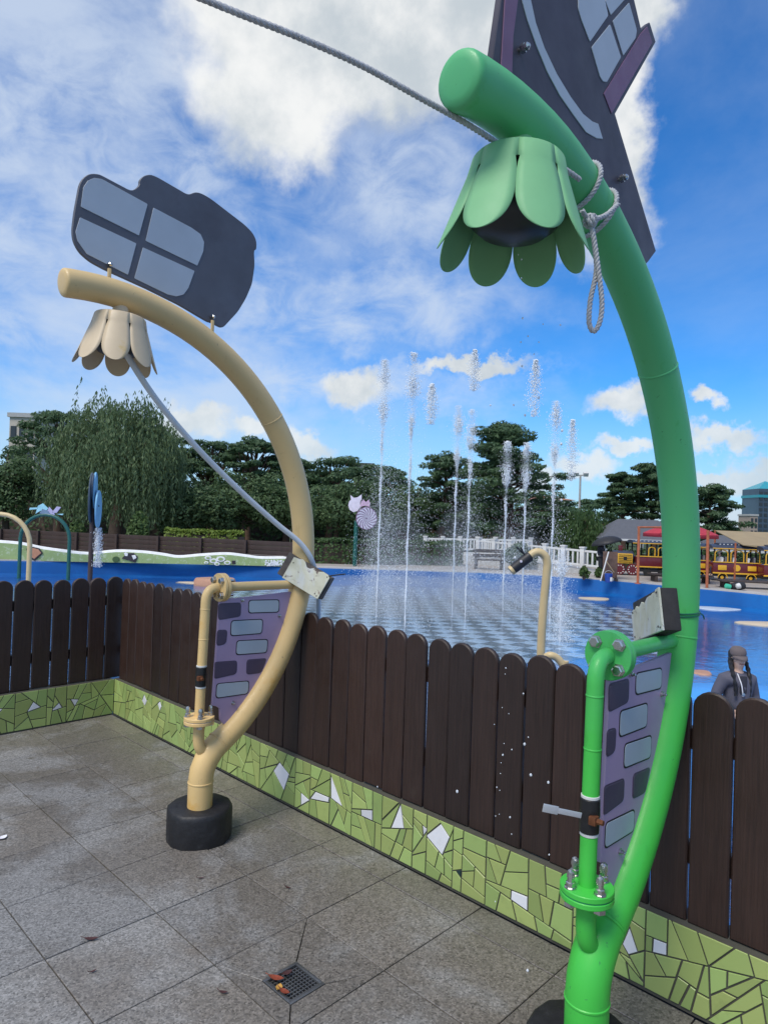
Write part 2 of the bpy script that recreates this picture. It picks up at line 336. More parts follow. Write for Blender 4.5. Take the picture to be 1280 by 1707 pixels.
def tile_mat(name, base, rough):
    m = bpy.data.materials.new(name); m.use_nodes = True; T = NT(m.node_tree); b = T.n['Principled BSDF']
    oi = T.n.new('ShaderNodeObjectInfo'); g = T.n.new('ShaderNodeNewGeometry'); p = g.outputs['Position']
    h = T.n.new('ShaderNodeHueSaturation'); h.inputs['Color'].default_value = (*base, 1)
    T.put(h.inputs['Hue'], T.math('ADD', T.math('MULTIPLY', oi.outputs['Random'], .03), .485))
    T.put(h.inputs['Value'], T.math('ADD', T.math('MULTIPLY', T.math('FRACT', T.math('MULTIPLY', oi.outputs['Random'], 7.3)), .35), .8))
    dirt = T.smooth(T.noise(p, 14, 5, .65), .55, .8); c = T.mix(T.math('MULTIPLY', dirt, .4), h.outputs[0], tuple(x*.55 for x in base))
    T.put(b.inputs['Base Color'], c); T.put(b.inputs['Roughness'], T.mix(dirt, (rough,)*3, (rough+.25,)*3)); MATS[name] = m
tile_mat('green_tile', (.33,.425,.14), .3); tile_mat('white_tile', (.74,.75,.78), .2); tile_mat('black_tile', (.02,.05,.05), .25)
mat('blue_paint', (.002,.085,.30), .6, var=.12, scale=.7, alt=(.004,.12,.38), altw=(.5,.7), bump=.1, bscale=8, spec=.25)
mat('concrete', (.42,.40,.37), .8, var=.15, scale=1.3, bump=.3)
mat('paving', (.33,.30,.27), .8, var=.2, scale=.5, alt=(.10,.15,.05), altw=(.62,.66), altscale=.03)
# ------------------------------------------------------------------ deck with granite slabs
ZR, ZF = -.55, -1.15
FY, LX = 2.24, -4.93                     # faces of the two mosaic walls
deck = MB(); deck.box((-1.0, -.4, -.67), (8.2, 5.6, 1.24)); deck_o = kind(deck.build('deck', 'dark_joint', smooth=None), 'structure')
slab_meshes = {}
def slab(x0, x1, y0, y1):
    key = (round(x1-x0, 3), round(y1-y0, 3))
    if key not in slab_meshes:
        b = MB(); w, h = key; g = .0022
        b.prism([(-w/2+g,-h/2+g,-.05),(w/2-g,-h/2+g,-.05),(w/2-g,h/2-g,-.05),(-w/2+g,h/2-g,-.05)], (0,0,.05), .0018)
        slab_meshes[key] = b.mesh('granite_slab')
    o = obj('granite_slab', slab_meshes[key], 'granite', deck_o, ((x0+x1)/2, (y0+y1)/2, random.uniform(-.0008, .0008)))
XS = [LX] + [-1.975+.4065*k for k in range(-7, 9)]; YS = [-1.92+.4*k for k in range(11)] + [FY-.008]
DR = (-1.802, -1.652, 1.350, 1.491)
for i in range(len(XS)-1):
    for j in range(len(YS)-1):
        x0, x1, y0, y1 = XS[i], XS[i+1], YS[j], YS[j+1]
        if x0 < DR[0] < x1 and y0 < DR[2] < y1:
            q = [(x0,y0),(x1,y0),(x1,y1),(x0,y1)]; e = [(DR[0],DR[2]),(DR[1],DR[2]),(DR[1],DR[3]),(DR[0],DR[3])]
            for k in range(4):
                k2 = (k+1) % 4; c = (Vector(q[k])+Vector(q[k2])+Vector(e[k])+Vector(e[k2]))/4
                P = [Vector(p) for p in (q[k], q[k2], e[k2], e[k])]; P = [p+(c-p).normalized()*.0022 for p in P]
                b = MB(); b.prism([(p.x,p.y,-.05) for p in P], (0,0,.05), .0015); b.build('granite_slab', 'granite', deck_o, None)
        else: slab(x0, x1, y0, y1)
# ------------------------------------------------------------------ floor drain
mat('zinc', (.22,.225,.23), .45, .85, bump=.2); mat('steel', (.55,.54,.52), .28, 1., var=.06); mat('dark_void', (.008,.008,.008), .9)
dr = empty('floor_drain', ((DR[0]+DR[1])/2, (DR[2]+DR[3])/2, 0), 'square metal floor drain grate with leaves caught in its corner', 'drain')
b = MB(); x0, x1, y0, y1 = DR
for c, s in (((x0+.006,(y0+y1)/2),(.012,y1-y0)),((x1-.006,(y0+y1)/2),(.012,y1-y0)),(((x0+x1)/2,y0+.006),(x1-x0-.024,.012)),(((x0+x1)/2,y1-.006),(x1-x0-.024,.012))):
    b.bbox((*c, -.008), (*s, .02), .002)
b.build('frame', 'zinc', dr)
b = MB(); b.box(((x0+x1)/2,(y0+y1)/2,-.032), (x1-x0-.02, y1-y0-.02, .004)); b.build('sump', 'dark_void', dr, None)
n = 9
bar = MB(); bar.bbox((0,0,0), (.004, y1-y0-.026, .009), .001); bm_ = bar.mesh('bar')
bar2 = MB(); bar2.bbox((0,0,0), (x1-x0-.026, .004, .007), .001); bm2_ = bar2.mesh('bar')
for k in range(n):
    obj('bar', bm_, 'zinc', dr, (x0+.02+(x1-x0-.04)*k/(n-1), (y0+y1)/2, -.008)); obj('bar', bm2_, 'zinc', dr, ((x0+x1)/2, y0+.02+(y1-y0-.04)*k/(n-1), -.0095))
# ------------------------------------------------------------------ fallen leaves
def leaf(name, p, L, W, a, m, label, curl=.12):
    b = MB(); N = 8; vs = []; fs = []
    for i in range(N+1):
        t = i/N; w = W*math.sin(math.pi*min(1, t*.97+.015))**.8; z = .003+curl*L*(2*t-1)**2
        for s_, dz in ((-1, .25), (0, 0), (1, .25)): vs.append((L*(t-.5), s_*w/2, z+dz*w*.5))
    for i in range(N):
        for k in range(2): fs.append((i*3+k, i*3+k+1, (i+1)*3+k+1, (i+1)*3+k))
    R = rot_z(a); b.add([Vector(p)+R@Vector(v) for v in vs], fs)
    n0 = len(b.v); b.tube([Vector(p)+R@Vector((-.5*L, 0, .004+curl*L)), Vector(p)+R@Vector((-.72*L, .03*L, .012))], .0012, 5)
    return tag(b.build(name, m, None, 60), label, 'leaf', 'fallen leaves on the deck')
mat('red_leaf', (.22,.045,.02), .6, var=.4, scale=60); mat('yellow_leaf', (.50,.27,.05), .6, var=.3, scale=60); mat('maroon_leaf', (.06,.02,.02), .6, var=.3, scale=50)
leaf('fallen_leaf', (-1.775,1.385,.002), .055, .024, .5, 'red_leaf', 'reddish brown leaf on the left corner of the drain grate')
leaf('fallen_leaf', (-1.770,1.425,.003), .04, .02, 1.4, 'maroon_leaf', 'dark maroon leaf lying on the far side of the drain grate')
leaf('fallen_leaf', (-1.733,1.366,.002), .03, .022, 2.2, 'yellow_leaf', 'small yellow leaf on the drain grate')
leaf('fallen_leaf', (-1.705,1.366,.003), .042, .02, .2, 'red_leaf', 'brown leaf beside the yellow one on the drain grate')
p = gz(152,1568,0); leaf('fallen_leaf', (p.x,p.y,.001), .05, .018, .9, 'maroon_leaf', 'dark purple leaf on a slab joint at lower left')
p = gz(155,1622,0); leaf('fallen_leaf', (p.x,p.y,.001), .025, .008, 1.6, 'maroon_leaf', 'tiny dark leaf below the dark purple leaf')
p = gz(372,1657,0); leaf('fallen_leaf', (p.x,p.y,.001), .03, .012, .6, 'maroon_leaf', 'small brown leaf left of the drain grate')
p = gz(480,1482,0); leaf('fallen_leaf', (p.x,p.y,.001), .03, .009, .3, 'maroon_leaf', 'thin dark leaf on the damp slab before the tiled wall')
p = gz(335,1466,0); leaf('fallen_leaf', (p.x,p.y,.001), .028, .008, 1.1, 'maroon_leaf', 'sliver of dark leaf in front of the black base')
p = gz(-4+8,1399,0); leaf('fallen_leaf', (p.x,p.y,.001), .045, .03, 2.0, mat('paper', (.8,.8,.85), .7), 'pale scrap of leaf at the left edge of the deck')
# ------------------------------------------------------------------ mosaic walls (broken tile)
def clip(poly, p, d, side):
    out = []; n = (-d[1]*side, d[0]*side); N = len(poly)
    f = lambda q: (q[0]-p[0])*n[0]+(q[1]-p[1])*n[1]
    for i in range(N):
        a, b_ = poly[i], poly[(i+1) % N]; fa, fb = f(a), f(b_)
        if fa >= 0: out.append(a)
        if (fa > 0 > fb) or (fa < 0 < fb):
            t = fa/(fa-fb); out.append((a[0]+(b_[0]-a[0])*t, a[1]+(b_[1]-a[1])*t))
    return out
def parea(p): return abs(sum(p[i][0]*p[(i+1) % len(p)][1]-p[(i+1) % len(p)][0]*p[i][1] for i in range(len(p))))/2
def cent(p): return (sum(q[0] for q in p)/len(p), sum(q[1] for q in p)/len(p))
def mosaic(x0, x1, h, specials, amax):
    """strip cut into crazy paving; specials = convex polygons that keep their outline"""
    cells = []; items = sorted(specials, key=lambda s: cent(s[0])[0])
    cuts = [x0]
    for a, b_ in zip(items, items[1:]):
        m = (max(q[0] for q in a[0])+min(q[0] for q in b_[0]))/2; cuts.append(m)
    cuts.append(x1)
    if not items: items = [None]; cuts = [x0, x1]
    for it, a, b_ in zip(items, cuts, cuts[1:]):
        rest = [(a, 0), (b_, 0), (b_, h), (a, h)]
        work = []
        if it is not None:
            P, mname = it; c = cent(P); P = sorted(P, key=lambda q: math.atan2(q[1]-c[1], q[0]-c[0]))
            for i in range(len(P)):
                p, q = P[i], P[(i+1) % len(P)]; d = (q[0]-p[0], q[1]-p[1])
                o = clip(rest, p, d, -1)
                if len(o) > 2 and parea(o) > 1e-5: work.append(o)
                rest = clip(rest, p, d, 1)
            if len(rest) > 2: cells.append((rest, mname))
        else: work.append(rest)
        while work:
            q = work.pop(); A = parea(q); xs = [v[0] for v in q]; zs = [v[1] for v in q]; W = max(xs)-min(xs); Hh = max(zs)-min(zs)
            if A < amax*random.uniform(.5, 1.5) and max(W, Hh) < .15:
                if A > 1.2e-4: cells.append((q, 'green_tile'))
                continue
            c = cent(q); ang = (math.pi/2 if W > Hh*.9 else 0) + random.gauss(0, .38); t = random.uniform(-.12, .12)
            p = (c[0]+t*W, c[1]+t*Hh); d = (math.cos(ang), math.sin(ang))
            for s_ in (-1, 1):
                o = clip(q, p, d, s_)
                if len(o) > 2 and parea(o) > 6e-5: work.append(o)
    return cells
def inset(q, g):
    c = cent(q); q = sorted(q, key=lambda v: math.atan2(v[1]-c[1], v[0]-c[0])); out = q
    N = len(q); src = q
    for i in range(N):
        a, b_ = src[i], src[(i+1) % N]; d = (b_[0]-a[0], b_[1]-a[1]); L = math.hypot(*d)
        if L < 1e-6: continue
        n = (-d[1]/L, d[0]/L); out = clip(out, (a[0]+n[0]*g, a[1]+n[1]*g), d, 1)
        if len(out) < 3: return []
    r = []
    for v in out:
        if not r or math.hypot(v[0]-r[-1][0], v[1]-r[-1][1]) > .002: r.append(v)
    if len(r) > 2 and math.hypot(r[0][0]-r[-1][0], r[0][1]-r[-1][1]) < .002: r.pop()
    return r
HW = .256
def mosaic_wall(name, cells, put, n, core, label):
    w = MB(); w.box(*core); wo = tag(w.build(name, 'grout', None, None), label, 'wall', 'tiled kerb walls under the fences')
    for q, mname in cells:
        q = inset(q, random.uniform(.0022, .0036))
        if len(q) < 3: continue
        b = MB(); c = cent(q); d = random.uniform(.0035, .0055)
        b.prism([Vector(put(*v)) for v in q], Vector(n)*d, .001); o = b.build('tile', mname, wo, None)
        if mname != 'green_tile': o['label'] = 'broken white tile among the green ones' if mname == 'white_tile' else 'black chip of tile'
random.seed(11)
specR = [(w, 'white_tile') for w in WHITE_R] + [(w, 'black_tile') for w in DARK_R]
specL = [(w, 'white_tile') for w in WHITE_L]
cR = mosaic(LX-.0, 1.3, HW, specR, .0078); cL = mosaic(-.9, FY, HW, specL, .0082)
mosaic_wall('mosaic_wall', cR, lambda x, z: (x, FY+.004, z+.006), (0,-1,0), ((-1.75, FY+.062, HW/2+.0), (6.4, .116, HW+.008)), 'low wall of broken green tiles under the long picket fence')
mosaic_wall('mosaic_wall', cL, lambda y, z: (LX-.004, y, z+.006), (1,0,0), ((LX-.062, .62, HW/2), (.116, 3.23, HW+.006)), 'low wall of broken green tiles under the short picket fence at left')
# ------------------------------------------------------------------ picket fences
def plank_mesh(w, h, t):
    out = [(-w/2, 0), (w/2, 0)]; r = w/2; zc = h-r*.92
    for k in range(11): g = math.pi*k/10; out.append((r*math.cos(g), zc+r*.92*math.sin(g)))
    b = MB(); b.prism([(x, t/2, z) for x, z in out], (0,-t,0), .005); return b.mesh('plank', 35)
PM = plank_mesh(.1185, .752, .02); PMs = [plank_mesh(.1185+d, .752+e, .02) for d, e in ((0,0),(.002,.004),(-.002,-.003),(.001,-.005))]
def fence(name, label, n, pos, rotz, rails):
    f = empty(name, pos(0), label, 'fence', 'picket fences round the deck')
    for k in range(n):
        o = obj('plank', random.choice(PMs), 'stained_wood', f, pos(k)); o.rotation_euler = (random.gauss(0,.004), random.gauss(0,.0035), rotz)
        p = Vector(pos(k))
    for c, s in rails:
        b = MB(); b.bbox(c, s, .004); b.build('rail', 'stained_wood', f, None)
    return f
random.seed(5)
PY = 2.283
x_first = -2.745 - 17*.1252     # a plank centred where one stands beside the cream arch
fence('picket_fence', 'long dark brown picket fence with rounded tops running along the pool', 50, lambda k: (x_first+k*.1252, PY+random.gauss(0,.0012), .262+random.gauss(0,.002)), 0,
      [((-1.8, PY+.03, .47), (6.3, .036, .07)), ((-1.8, PY+.03, .84), (6.3, .036, .07))])
PX = LX-.056
fence('picket_fence', 'short dark brown picket fence with light gaps at the left corner', 25, lambda k: (PX, 2.243-.001-k*.127, .262+random.gauss(0,.002)), math.pi/2,
      [((PX-.03, .75, .47), (.036, 3.1, .07)), ((PX-.03, .75, .84), (.036, 3.1, .07))])
# ------------------------------------------------------------------ flower spouts: bent pipe arches with a petal shower head
mat('cream_paint', (.72,.50,.215), .5, var=.06, scale=4, alt=(.68,.36,.06), altw=(.53,.72), altscale=3.2, bump=.06, bscale=30, coat=.04, skylit=(.64,.47,.23), wear=(.22,.16,.09))
mat('green_paint', (.055,.50,.058), .48, var=.06, scale=4, alt=(.065,.46,.08), altw=(.55,.75), altscale=3, bump=.05, bscale=30, coat=.05, skylit=(.10,.43,.215), wear=(.03,.16,.06))
mat('green_petal', (.19,.46,.22), .62, var=.07, scale=6, bump=.04)
mat('cream_petal', (.60,.48,.32), .5, var=.06, scale=8, alt=(.55,.38,.12), altw=(.6,.75), bump=.04)
mat('rubber', (.013,.013,.015), .55, var=.35, scale=25, bump=.5, bscale=45, alt=(.035,.036,.04), altw=(.55,.75))
mat('black_tape', (.012,.012,.013), .35, bump=.3, bscale=80); mat('white_tape', (.6,.6,.58), .6)
mat('sign_slate', (.095,.10,.125), .55, var=.14, scale=5, bump=.05, alt=(.075,.075,.095), altw=(.5,.7)); mat('sign_aubergine', (.050,.044,.066), .5, var=.15, scale=5, bump=.05); mat('sign_plum', (.19,.095,.17), .5, var=.06)
mat('sign_pane', (.42,.47,.53), .45, var=.06, scale=4); mat('sign_edge', (.2,.2,.22), .6)
mat('brick_lilac', (.40,.29,.43), .45, var=.06, scale=5, bump=.05, alt=(.33,.25,.36), altw=(.55,.8)); mat('brick_pale', (.42,.47,.52), .4, var=.05); mat('brick_dark', (.085,.065,.105), .45, var=.08); mat('brick_line', (.015,.012,.02), .5)
mat('nozzle', (.03,.035,.04), .4, .3)
AY, AZ, AR, PR = 1.165, 1.325, 1.10, .0572
def arc(th): t = math.radians(th); return AY+AR*math.cos(t), AZ+AR*math.sin(t)
def bolt(parent, p, ax, r=.012, h=.022, name='bolt', thread=0.):
    ax = Vector(ax).normalized(); b = MB(); b.lathe([(r*1.45, 0), (r*1.45, .003), (r, .003), (r, h*.55), (r*.62, h*.6), (r*.62, h), (r*.35, h*1.12)], p, ax, 8)
    return b.build(name, 'steel', parent, 30)
def capnut(parent, p, r=.011):
    b = MB(); b.lathe([(r*1.5,0),(r*1.5,.003),(r*1.15,.004),(r*1.15,.015),(r*.85,.017),(r*.85,.026),(r*1.0,.028),(r*1.0,.036),(r*.8,.044),(r*.3,.048)], p, (0,0,1), 8)
    return b.build('cap_nut', 'steel', parent, 30)
def petal_flower(x, y, ztop, m, parent, tilt, turn=0.):
    R = Matrix.Rotation(tilt[0], 3, 'X') @ Matrix.Rotation(tilt[1], 3, 'Y'); o = Vector((x, y, ztop))
    fl = MB(); N = 48
    # collar band
    prof = [(.05, .004), (.096, .0005), (.0985, -.002)]
    vs = []; fs = []
    for i, (r, h) in enumerate(prof):
        for k in range(N): g = 2*math.pi*k/N; vs.append(o + R@Vector((r*math.cos(g), r*math.sin(g), h)))
    for i in range(len(prof)-1):
        for k in range(N): fs.append((i*N+k, i*N+(k+1) % N, (i+1)*N+(k+1) % N, (i+1)*N+k))
    fs.append(tuple(range(N))[::-1])
    fl.add(vs, fs); head = fl.build('flower_head', m, parent, 30)
    sm = head.modifiers.new('thickness', 'SOLIDIFY'); sm.thickness = .002; sm.offset = 0
    for k in range(8):
        b = MB(); vs = []; fs = []; M_, W_ = 14, 6; g0 = 2*math.pi*(k+.5)/8+turn
        M_ = 21
        for i in range(M_+1):
            t = math.sin(math.pi/2*max(0, i-3)/18)**.9; s_ = -.045 - t*.172; r = .111 + .056*t
            if i < 3: s_, r = ((0, .099), (-.003, .1015), (-.044, .1108))[i]
            half = math.pi/8
            if i < 3: wf = 1.0
            elif t < .22: wf = .90+.105*(t/.22)**.6
            elif t < .45: wf = 1.005-.01*(t-.22)/.23
            else: u = (t-.45)/.55; wf = .995*math.sqrt(max(0, 1-u**2.1))
            ww = max(.004, half*wf)
            for j in range(W_+1):
                g = g0 + ww*(2*j/W_-1); vs.append(o + R@Vector((r*math.cos(g), r*math.sin(g), s_)))
        for i in range(M_):
            for j in range(W_): fs.append((i*(W_+1)+j, i*(W_+1)+j+1, (i+1)*(W_+1)+j+1, (i+1)*(W_+1)+j))
        b.add(vs, fs); pe = b.build('petal', m, head, 50); sm = pe.modifiers.new('thickness', 'SOLIDIFY'); sm.thickness = .002; sm.offset = 0
    b = MB(); b.lathe([(.06,-.02),(.085,-.05),(.102,-.11),(.098,-.135),(.075,-.155),(.02,-.168)], o, R@Vector((0,0,1)), 24); b.build('nozzle', 'nozzle', head)
    b = MB(); b.cyl(o+Vector((0,0,.07)), o+R@Vector((0,0,-.03)), .03, .035, 16); b.build('stem', m, head)
def arch(X, paint, petal, label, th_end, lever):
    a = empty('flower_spout_arch', (X, 1.702, 0), label, 'water spout', 'flower spout arches on the deck')
    P3 = lambda y, z, dx=0: Vector((X+dx, y, z))
    # main pipe
    pts = [P3(1.702,.10), P3(1.702,.20), P3(1.702,.27), P3(1.708,.318), P3(1.728,.362), P3(1.764,.407)]
    tt = list(range(-50, int(th_end)+1, 3)) + [th_end]
    drp = (lambda t: -.018*max(0, (t-78)/18)**1.4) if X > -1 else (lambda t: 0)      # the green pipe straightens a little at its tip
    pts += [P3(*arc(t)) + Vector((0,0,drp(t))) for t in tt]
    d = (pts[-1]-pts[-2]).normalized(); rr = [PR]*len(pts)
    for u, q in ((.004,.985),(.009,.95),(.013,.86),(.016,.60),(.017,.25)): pts.append(P3(*arc(th_end)) + Vector((0,0,drp(th_end))) + d*u); rr.append(PR*q)
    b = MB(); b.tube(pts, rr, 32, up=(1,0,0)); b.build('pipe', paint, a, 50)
    for q, z in ((P3(1.702,.265), 1),):
        b = MB(); b.lathe([(PR, -.004), (PR+.0022, -.002), (PR+.0022, .002), (PR, .004)], q, (0,0,1), 32, False); b.build('weld_seam', paint, a)
    for th in (-55, -8, 38):
        c = P3(*arc(th)) if th > -52 else P3(1.79,.43); t = math.radians(th); ax = Vector((0,-math.sin(t),math.cos(t)))
        b = MB(); b.lathe([(PR, -.004), (PR+.0018, -.0015), (PR+.0018, .0015), (PR, .004)], c, ax, 32, False); b.build('weld_seam', paint, a)
    # rubber foot
    b = MB(); nn = 15; vs = []; fs = []
    for r, z in ((.149,.0),(.151,.015),(.151,.125),(.147,.143),(.138,.150),(.06,.153)):
        for k in range(nn):
            g = 2*math.pi*k/nn+.2; q = r*(1+.022*math.sin(5*g+1)+.012*math.sin(3*g)); vs.append((X-.02+q*math.cos(g), 1.715+q*math.sin(g), z))
    for i in range(5):
        for k in range(nn): fs.append((i*nn+k, i*nn+(k+1) % nn, (i+1)*nn+(k+1) % nn, (i+1)*nn+k))
    fs.append(tuple(5*nn+k for k in range(nn))); b.add(vs, fs); b.build('rubber_foot', 'rubber', a, 40)
    # feed pipe: lower elbow, lower flange, riser, elbow, upper flange, cross pipe
    fr = .0215
    low = smoothpath([P3(1.74,.395), P3(1.712,.405), P3(1.692,.425), P3(1.683,.46), P3(1.682,.50), P3(1.682,.545)], 5)
    b = MB(); b.tube(low, .026, 18); b.build('lower_elbow', paint, a)
    c = P3(1.682, .557)
    fl = MB(); fl.lathe([(.068,-.016),(.0695,-.014),(.0695,-.003),(.068,-.001)], c, (0,0,1), 32); fl.lathe([(.068,.002),(.0695,.004),(.0695,.015),(.068,.017)], c, (0,0,1), 32)
    fo = fl.build('flange', paint, a, 30)
    g_ = MB(); g_.lathe([(.066,-.001),(.066,.002)], c, (0,0,1), 32); g_.build('gasket', 'white_tape' if paint == 'cream_paint' else mat('green_line', (.03,.25,.2), .5), fo)
    for k in range(4):
        g = math.pi/4+math.pi/2*k+.35; capnut(fo, c+Vector((.052*math.cos(g), .052*math.sin(g), .017)))
        b = MB(); b.lathe([(.0165,-.028),(.0165,-.017)], c+Vector((.052*math.cos(g), .052*math.sin(g), 0)), (0,0,1), 6); b.build('hex_head', 'steel', fo, 20)
    ris = [P3(1.682,.57), P3(1.685,.75), P3(1.690,.95), P3(1.693,1.08)]
    elb = [P3(1.694,1.11), P3(1.699,1.135), P3(1.712,1.155), P3(1.733,1.165), P3(1.756,1.168)]
    b = MB(); b.tube(smoothpath(ris+elb, 5), .0225, 20); b.build('riser', paint, a)
    for z in (1.07, .93):
        b = MB(); b.lathe([(.0225,-.003),(.0238,-.001),(.0238,.001),(.0225,.003)], P3(1.6895+.003*(z > 1), z), (0,0,1), 20, False); b.build('weld_seam', paint, a)
    c = P3(1.762, 1.168); f2 = MB(); f2.lathe([(.066,-.004),(.0675,-.002),(.0675,.009),(.066,.0105)], c, (0,1,0), 32); f2.lathe([(.066,.013),(.0675,.0145),(.0675,.027),(.066,.029)], c, (0,1,0), 32)
    f2o = f2.build('flange', paint, a, 30)
    for k in range(4):
        g = math.pi/4+math.pi/2*k; q = c+Vector((.048*math.cos(g), 0, .048*math.sin(g)))
        b = MB(); b.lathe([(.0185,.0),(.0185,.003),(.0155,.003),(.0155,.014),(.012,.016)], q+Vector((0,-.004,0)), (0,-1,0), 6); b.build('hex_head', 'steel', f2o, 20)
        b = MB(); b.cyl(q+Vector((0,.02,0)), q+Vector((0,.055,0)), .009, .008, 8); b.build('bolt_end', 'steel', f2o)
    b = MB(); b.tube([P3(1.785,1.168), P3(2.0,1.166), P3(2.215,1.162)], .0225, 20); b.build('cross_pipe', paint, a)
    # taped valve
    b = MB(); b.lathe([(.0235,-.045),(.0255,-.043),(.0262,-.02),(.0255,-.004),(.027,.0),(.0262,.02),(.0255,.043),(.0235,.045)], P3(1.6845,.757), (0,.01,1), 24); v = b.build('valve', 'black_tape', a)
    for s_ in (-.049, .049):
        b = MB(); b.lathe([(.0232,-.004),(.0242,-.003),(.0242,.003),(.0232,.004)], P3(1.6845+s_*.01,.757+s_), (0,.01,1), 20); b.build('white_tape', 'white_tape', v)
    hv = MB(); hv.bbox(P3(1.6845-.02,.755,.022), (.02,.024,.022), .003); hv.cyl(P3(1.666,.755,.03), P3(1.666,.755,.048), .008, .007, 8); hv.build('valve_stem', mat('rust', (.16,.06,.025), .7, .5, var=.4, scale=60), v)
    if lever:
        A_, B_ = at(969,1360,1.735), at(906,1347,1.735); d_ = (B_-A_).normalized(); R = Matrix((d_, d_.cross(CF).normalized(), CF)).transposed()
        b = MB(); b.bbox((A_+B_)/2, ((B_-A_).length,.014,.003), .001, R); b.bbox(B_-d_*.018, (.04,.021,.0036), .0012, R)
        b.build('lever', mat('lever_zinc', (.58,.60,.63), .4, .6, alt=(.4,.36,.25), altw=(.6,.7)), v)
    # brick panel
    poly = [(1.765,1.108),(2.19,1.126),(2.237,1.078),(2.206,.97),(2.162,.86),(2.118,.775),(2.066,.694),(2.0,.612),(1.943,.553),(1.88,.505),(1.812,.512),(1.792,.535),(1.788,.59),(1.77,.604),(1.745,.612)]
    b = MB(); b.prism([P3(y, z, -.006) for y, z in poly], (.012,0,0), .0015); bp = b.build('brick_panel', 'brick_lilac', a, 30)
    for L, m in ((BRICKL, 'brick_pale'), (BRICKD, 'brick_dark')):
        for q in L:
            cc = cent(q); q2 = rounded([(cc[0]+(y-cc[0])*1.0, cc[1]+(z-cc[1])*1.0) for y, z in q], .016)
            big = rounded([(cc[0]+(y-cc[0])+.0045*(1 if y > cc[0] else -1), cc[1]+(z-cc[1])+.0045*(1 if z > cc[1] else -1)) for y, z in q], .018)
            b = MB(); b.prism([P3(max(y, 1.75), z, .0061) for y, z in big], (.0008,0,0)); bo = b.build('brick_outline', 'brick_line' if m == 'brick_pale' else 'brick_dark', bp, None)
            b = MB(); b.prism([P3(max(y, 1.752), z, .0069) for y, z in q2], (.0012,0,0), .0005); b.build('brick', m, bp, None)
    for y, z in PBOLT: bolt(bp, P3(y, z, .006), (1,0,0), .0065, .016)
    # bracket and petal flower
    petal_flower(X, 1.255 if X > -1 else 1.238, 2.316 if X > -1 else 2.330, petal, a, (-.055, .012), -.185 if X > -1 else -.06)
    return a, P3
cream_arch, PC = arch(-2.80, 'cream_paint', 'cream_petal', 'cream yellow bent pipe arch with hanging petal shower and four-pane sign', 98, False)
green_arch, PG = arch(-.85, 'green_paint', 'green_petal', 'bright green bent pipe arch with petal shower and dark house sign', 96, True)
def signboard(a, X, poly, thick=.014, name='signboard', m='sign_slate'):
    b = MB(); b.prism([(X-thick, y, z) for y, z in poly], (thick,0,0), .0025); return b.build(name, m, a, 30)
def plate(o, X, poly, m, name, h=.0022):
    b = MB(); b.prism([(X+.0003, y, z) for y, z in poly], (h,0,0), .0007); return b.build(name, m, o, 30)
s1 = signboard(cream_arch, -2.862, rounded(SIGN1, .02, 3))
for q in PANES1: plate(s1, -2.862, rounded(q, .004, 2), 'sign_pane', 'window_pane')
def sign_stud(s_, X, y, z):
    b = MB(); b.cyl((X-.03,y,z), (X+.012,y,z), .005, .005, 10); b.lathe([(.011,.004),(.011,.014)], (X,y,z), (1,0,0), 6); b.lathe([(.009,.016),(.009,.022),(.004,.027)], (X,y,z), (1,0,0), 8); b.build('stud', 'steel', s_, 30)
for y, z in ((1.205,2.555),(1.705,2.452)):
    sign_stud(s1, -2.86, y, z)
    b = MB(); b.bbox((-2.85, y, z-.045), (.012,.014,.06), .003); b.build('bracket', 'cream_paint', s1)
SIGN2b = SIGN2[:13] + [(1.97,2.27),(1.80,2.36),(1.60,2.43),(1.40,2.47),(1.25,2.49)]
s2 = signboard(green_arch, -.914, SIGN2b, .016, m='sign_aubergine')
plate(s2, -.914, STRIP2[:5]+[(1.31,2.50),(1.262,2.49)], 'sign_plum', 'plum_strip'); plate(s2, -.914, EAVE2, 'sign_plum', 'plum_eave')
plate(s2, -.914, BAND2, 'sign_pane', 'pale_band')
for q in PANES2: plate(s2, -.914, rounded(q, .005, 2), 'sign_pane', 'window_pane')
for y, z in ((1.339,2.643),(1.869,2.538)):
    sign_stud(s2, -.912, y, z)
    b = MB(); b.bbox((-.93, y+.02, z-.12), (.012,.03,.14), .003); b.build('bracket', 'green_paint', s2)
# ------------------------------------------------------------------ weathered wooden blocks strapped to the arches
def worn():
    m = bpy.data.materials.new('worn_cream'); m.use_nodes = True; T = NT(m.node_tree); b = T.n['Principled BSDF']; tc = T.n.new('ShaderNodeTexCoord'); o = tc.outputs['Object']
    c = T.ramp(T.noise(o, 14, 5, .6), [(.3,(.50,.49,.36)),(.7,(.66,.65,.52))])
    flake = T.smooth(T.noise(o, 26, 7, .7, .6), .60, .64); c = T.mix(flake, c, T.ramp(T.noise(o, 60, 3), [(.4,(.10,.07,.06)),(.6,(.36,.28,.22))]))
    c = T.mix(T.smooth(T.noise(T.mapping(o, scale=(1,1,.3)), 20, 4), .5, .66, 0., .55), c, (.62,.65,.68))
    T.put(b.inputs['Base Color'], c); b.inputs['Roughness'].default_value = .55; T.put(b.inputs['Normal'], T.bump(flake, -.4, .003)); MATS['worn_cream'] = m
worn()
mat('grey_wood', (.10,.085,.075), .8, var=.45, scale=18, bump=.6, bscale=40); mat('black_wood', (.028,.024,.022), .7, var=.4, scale=14, bump=.3)
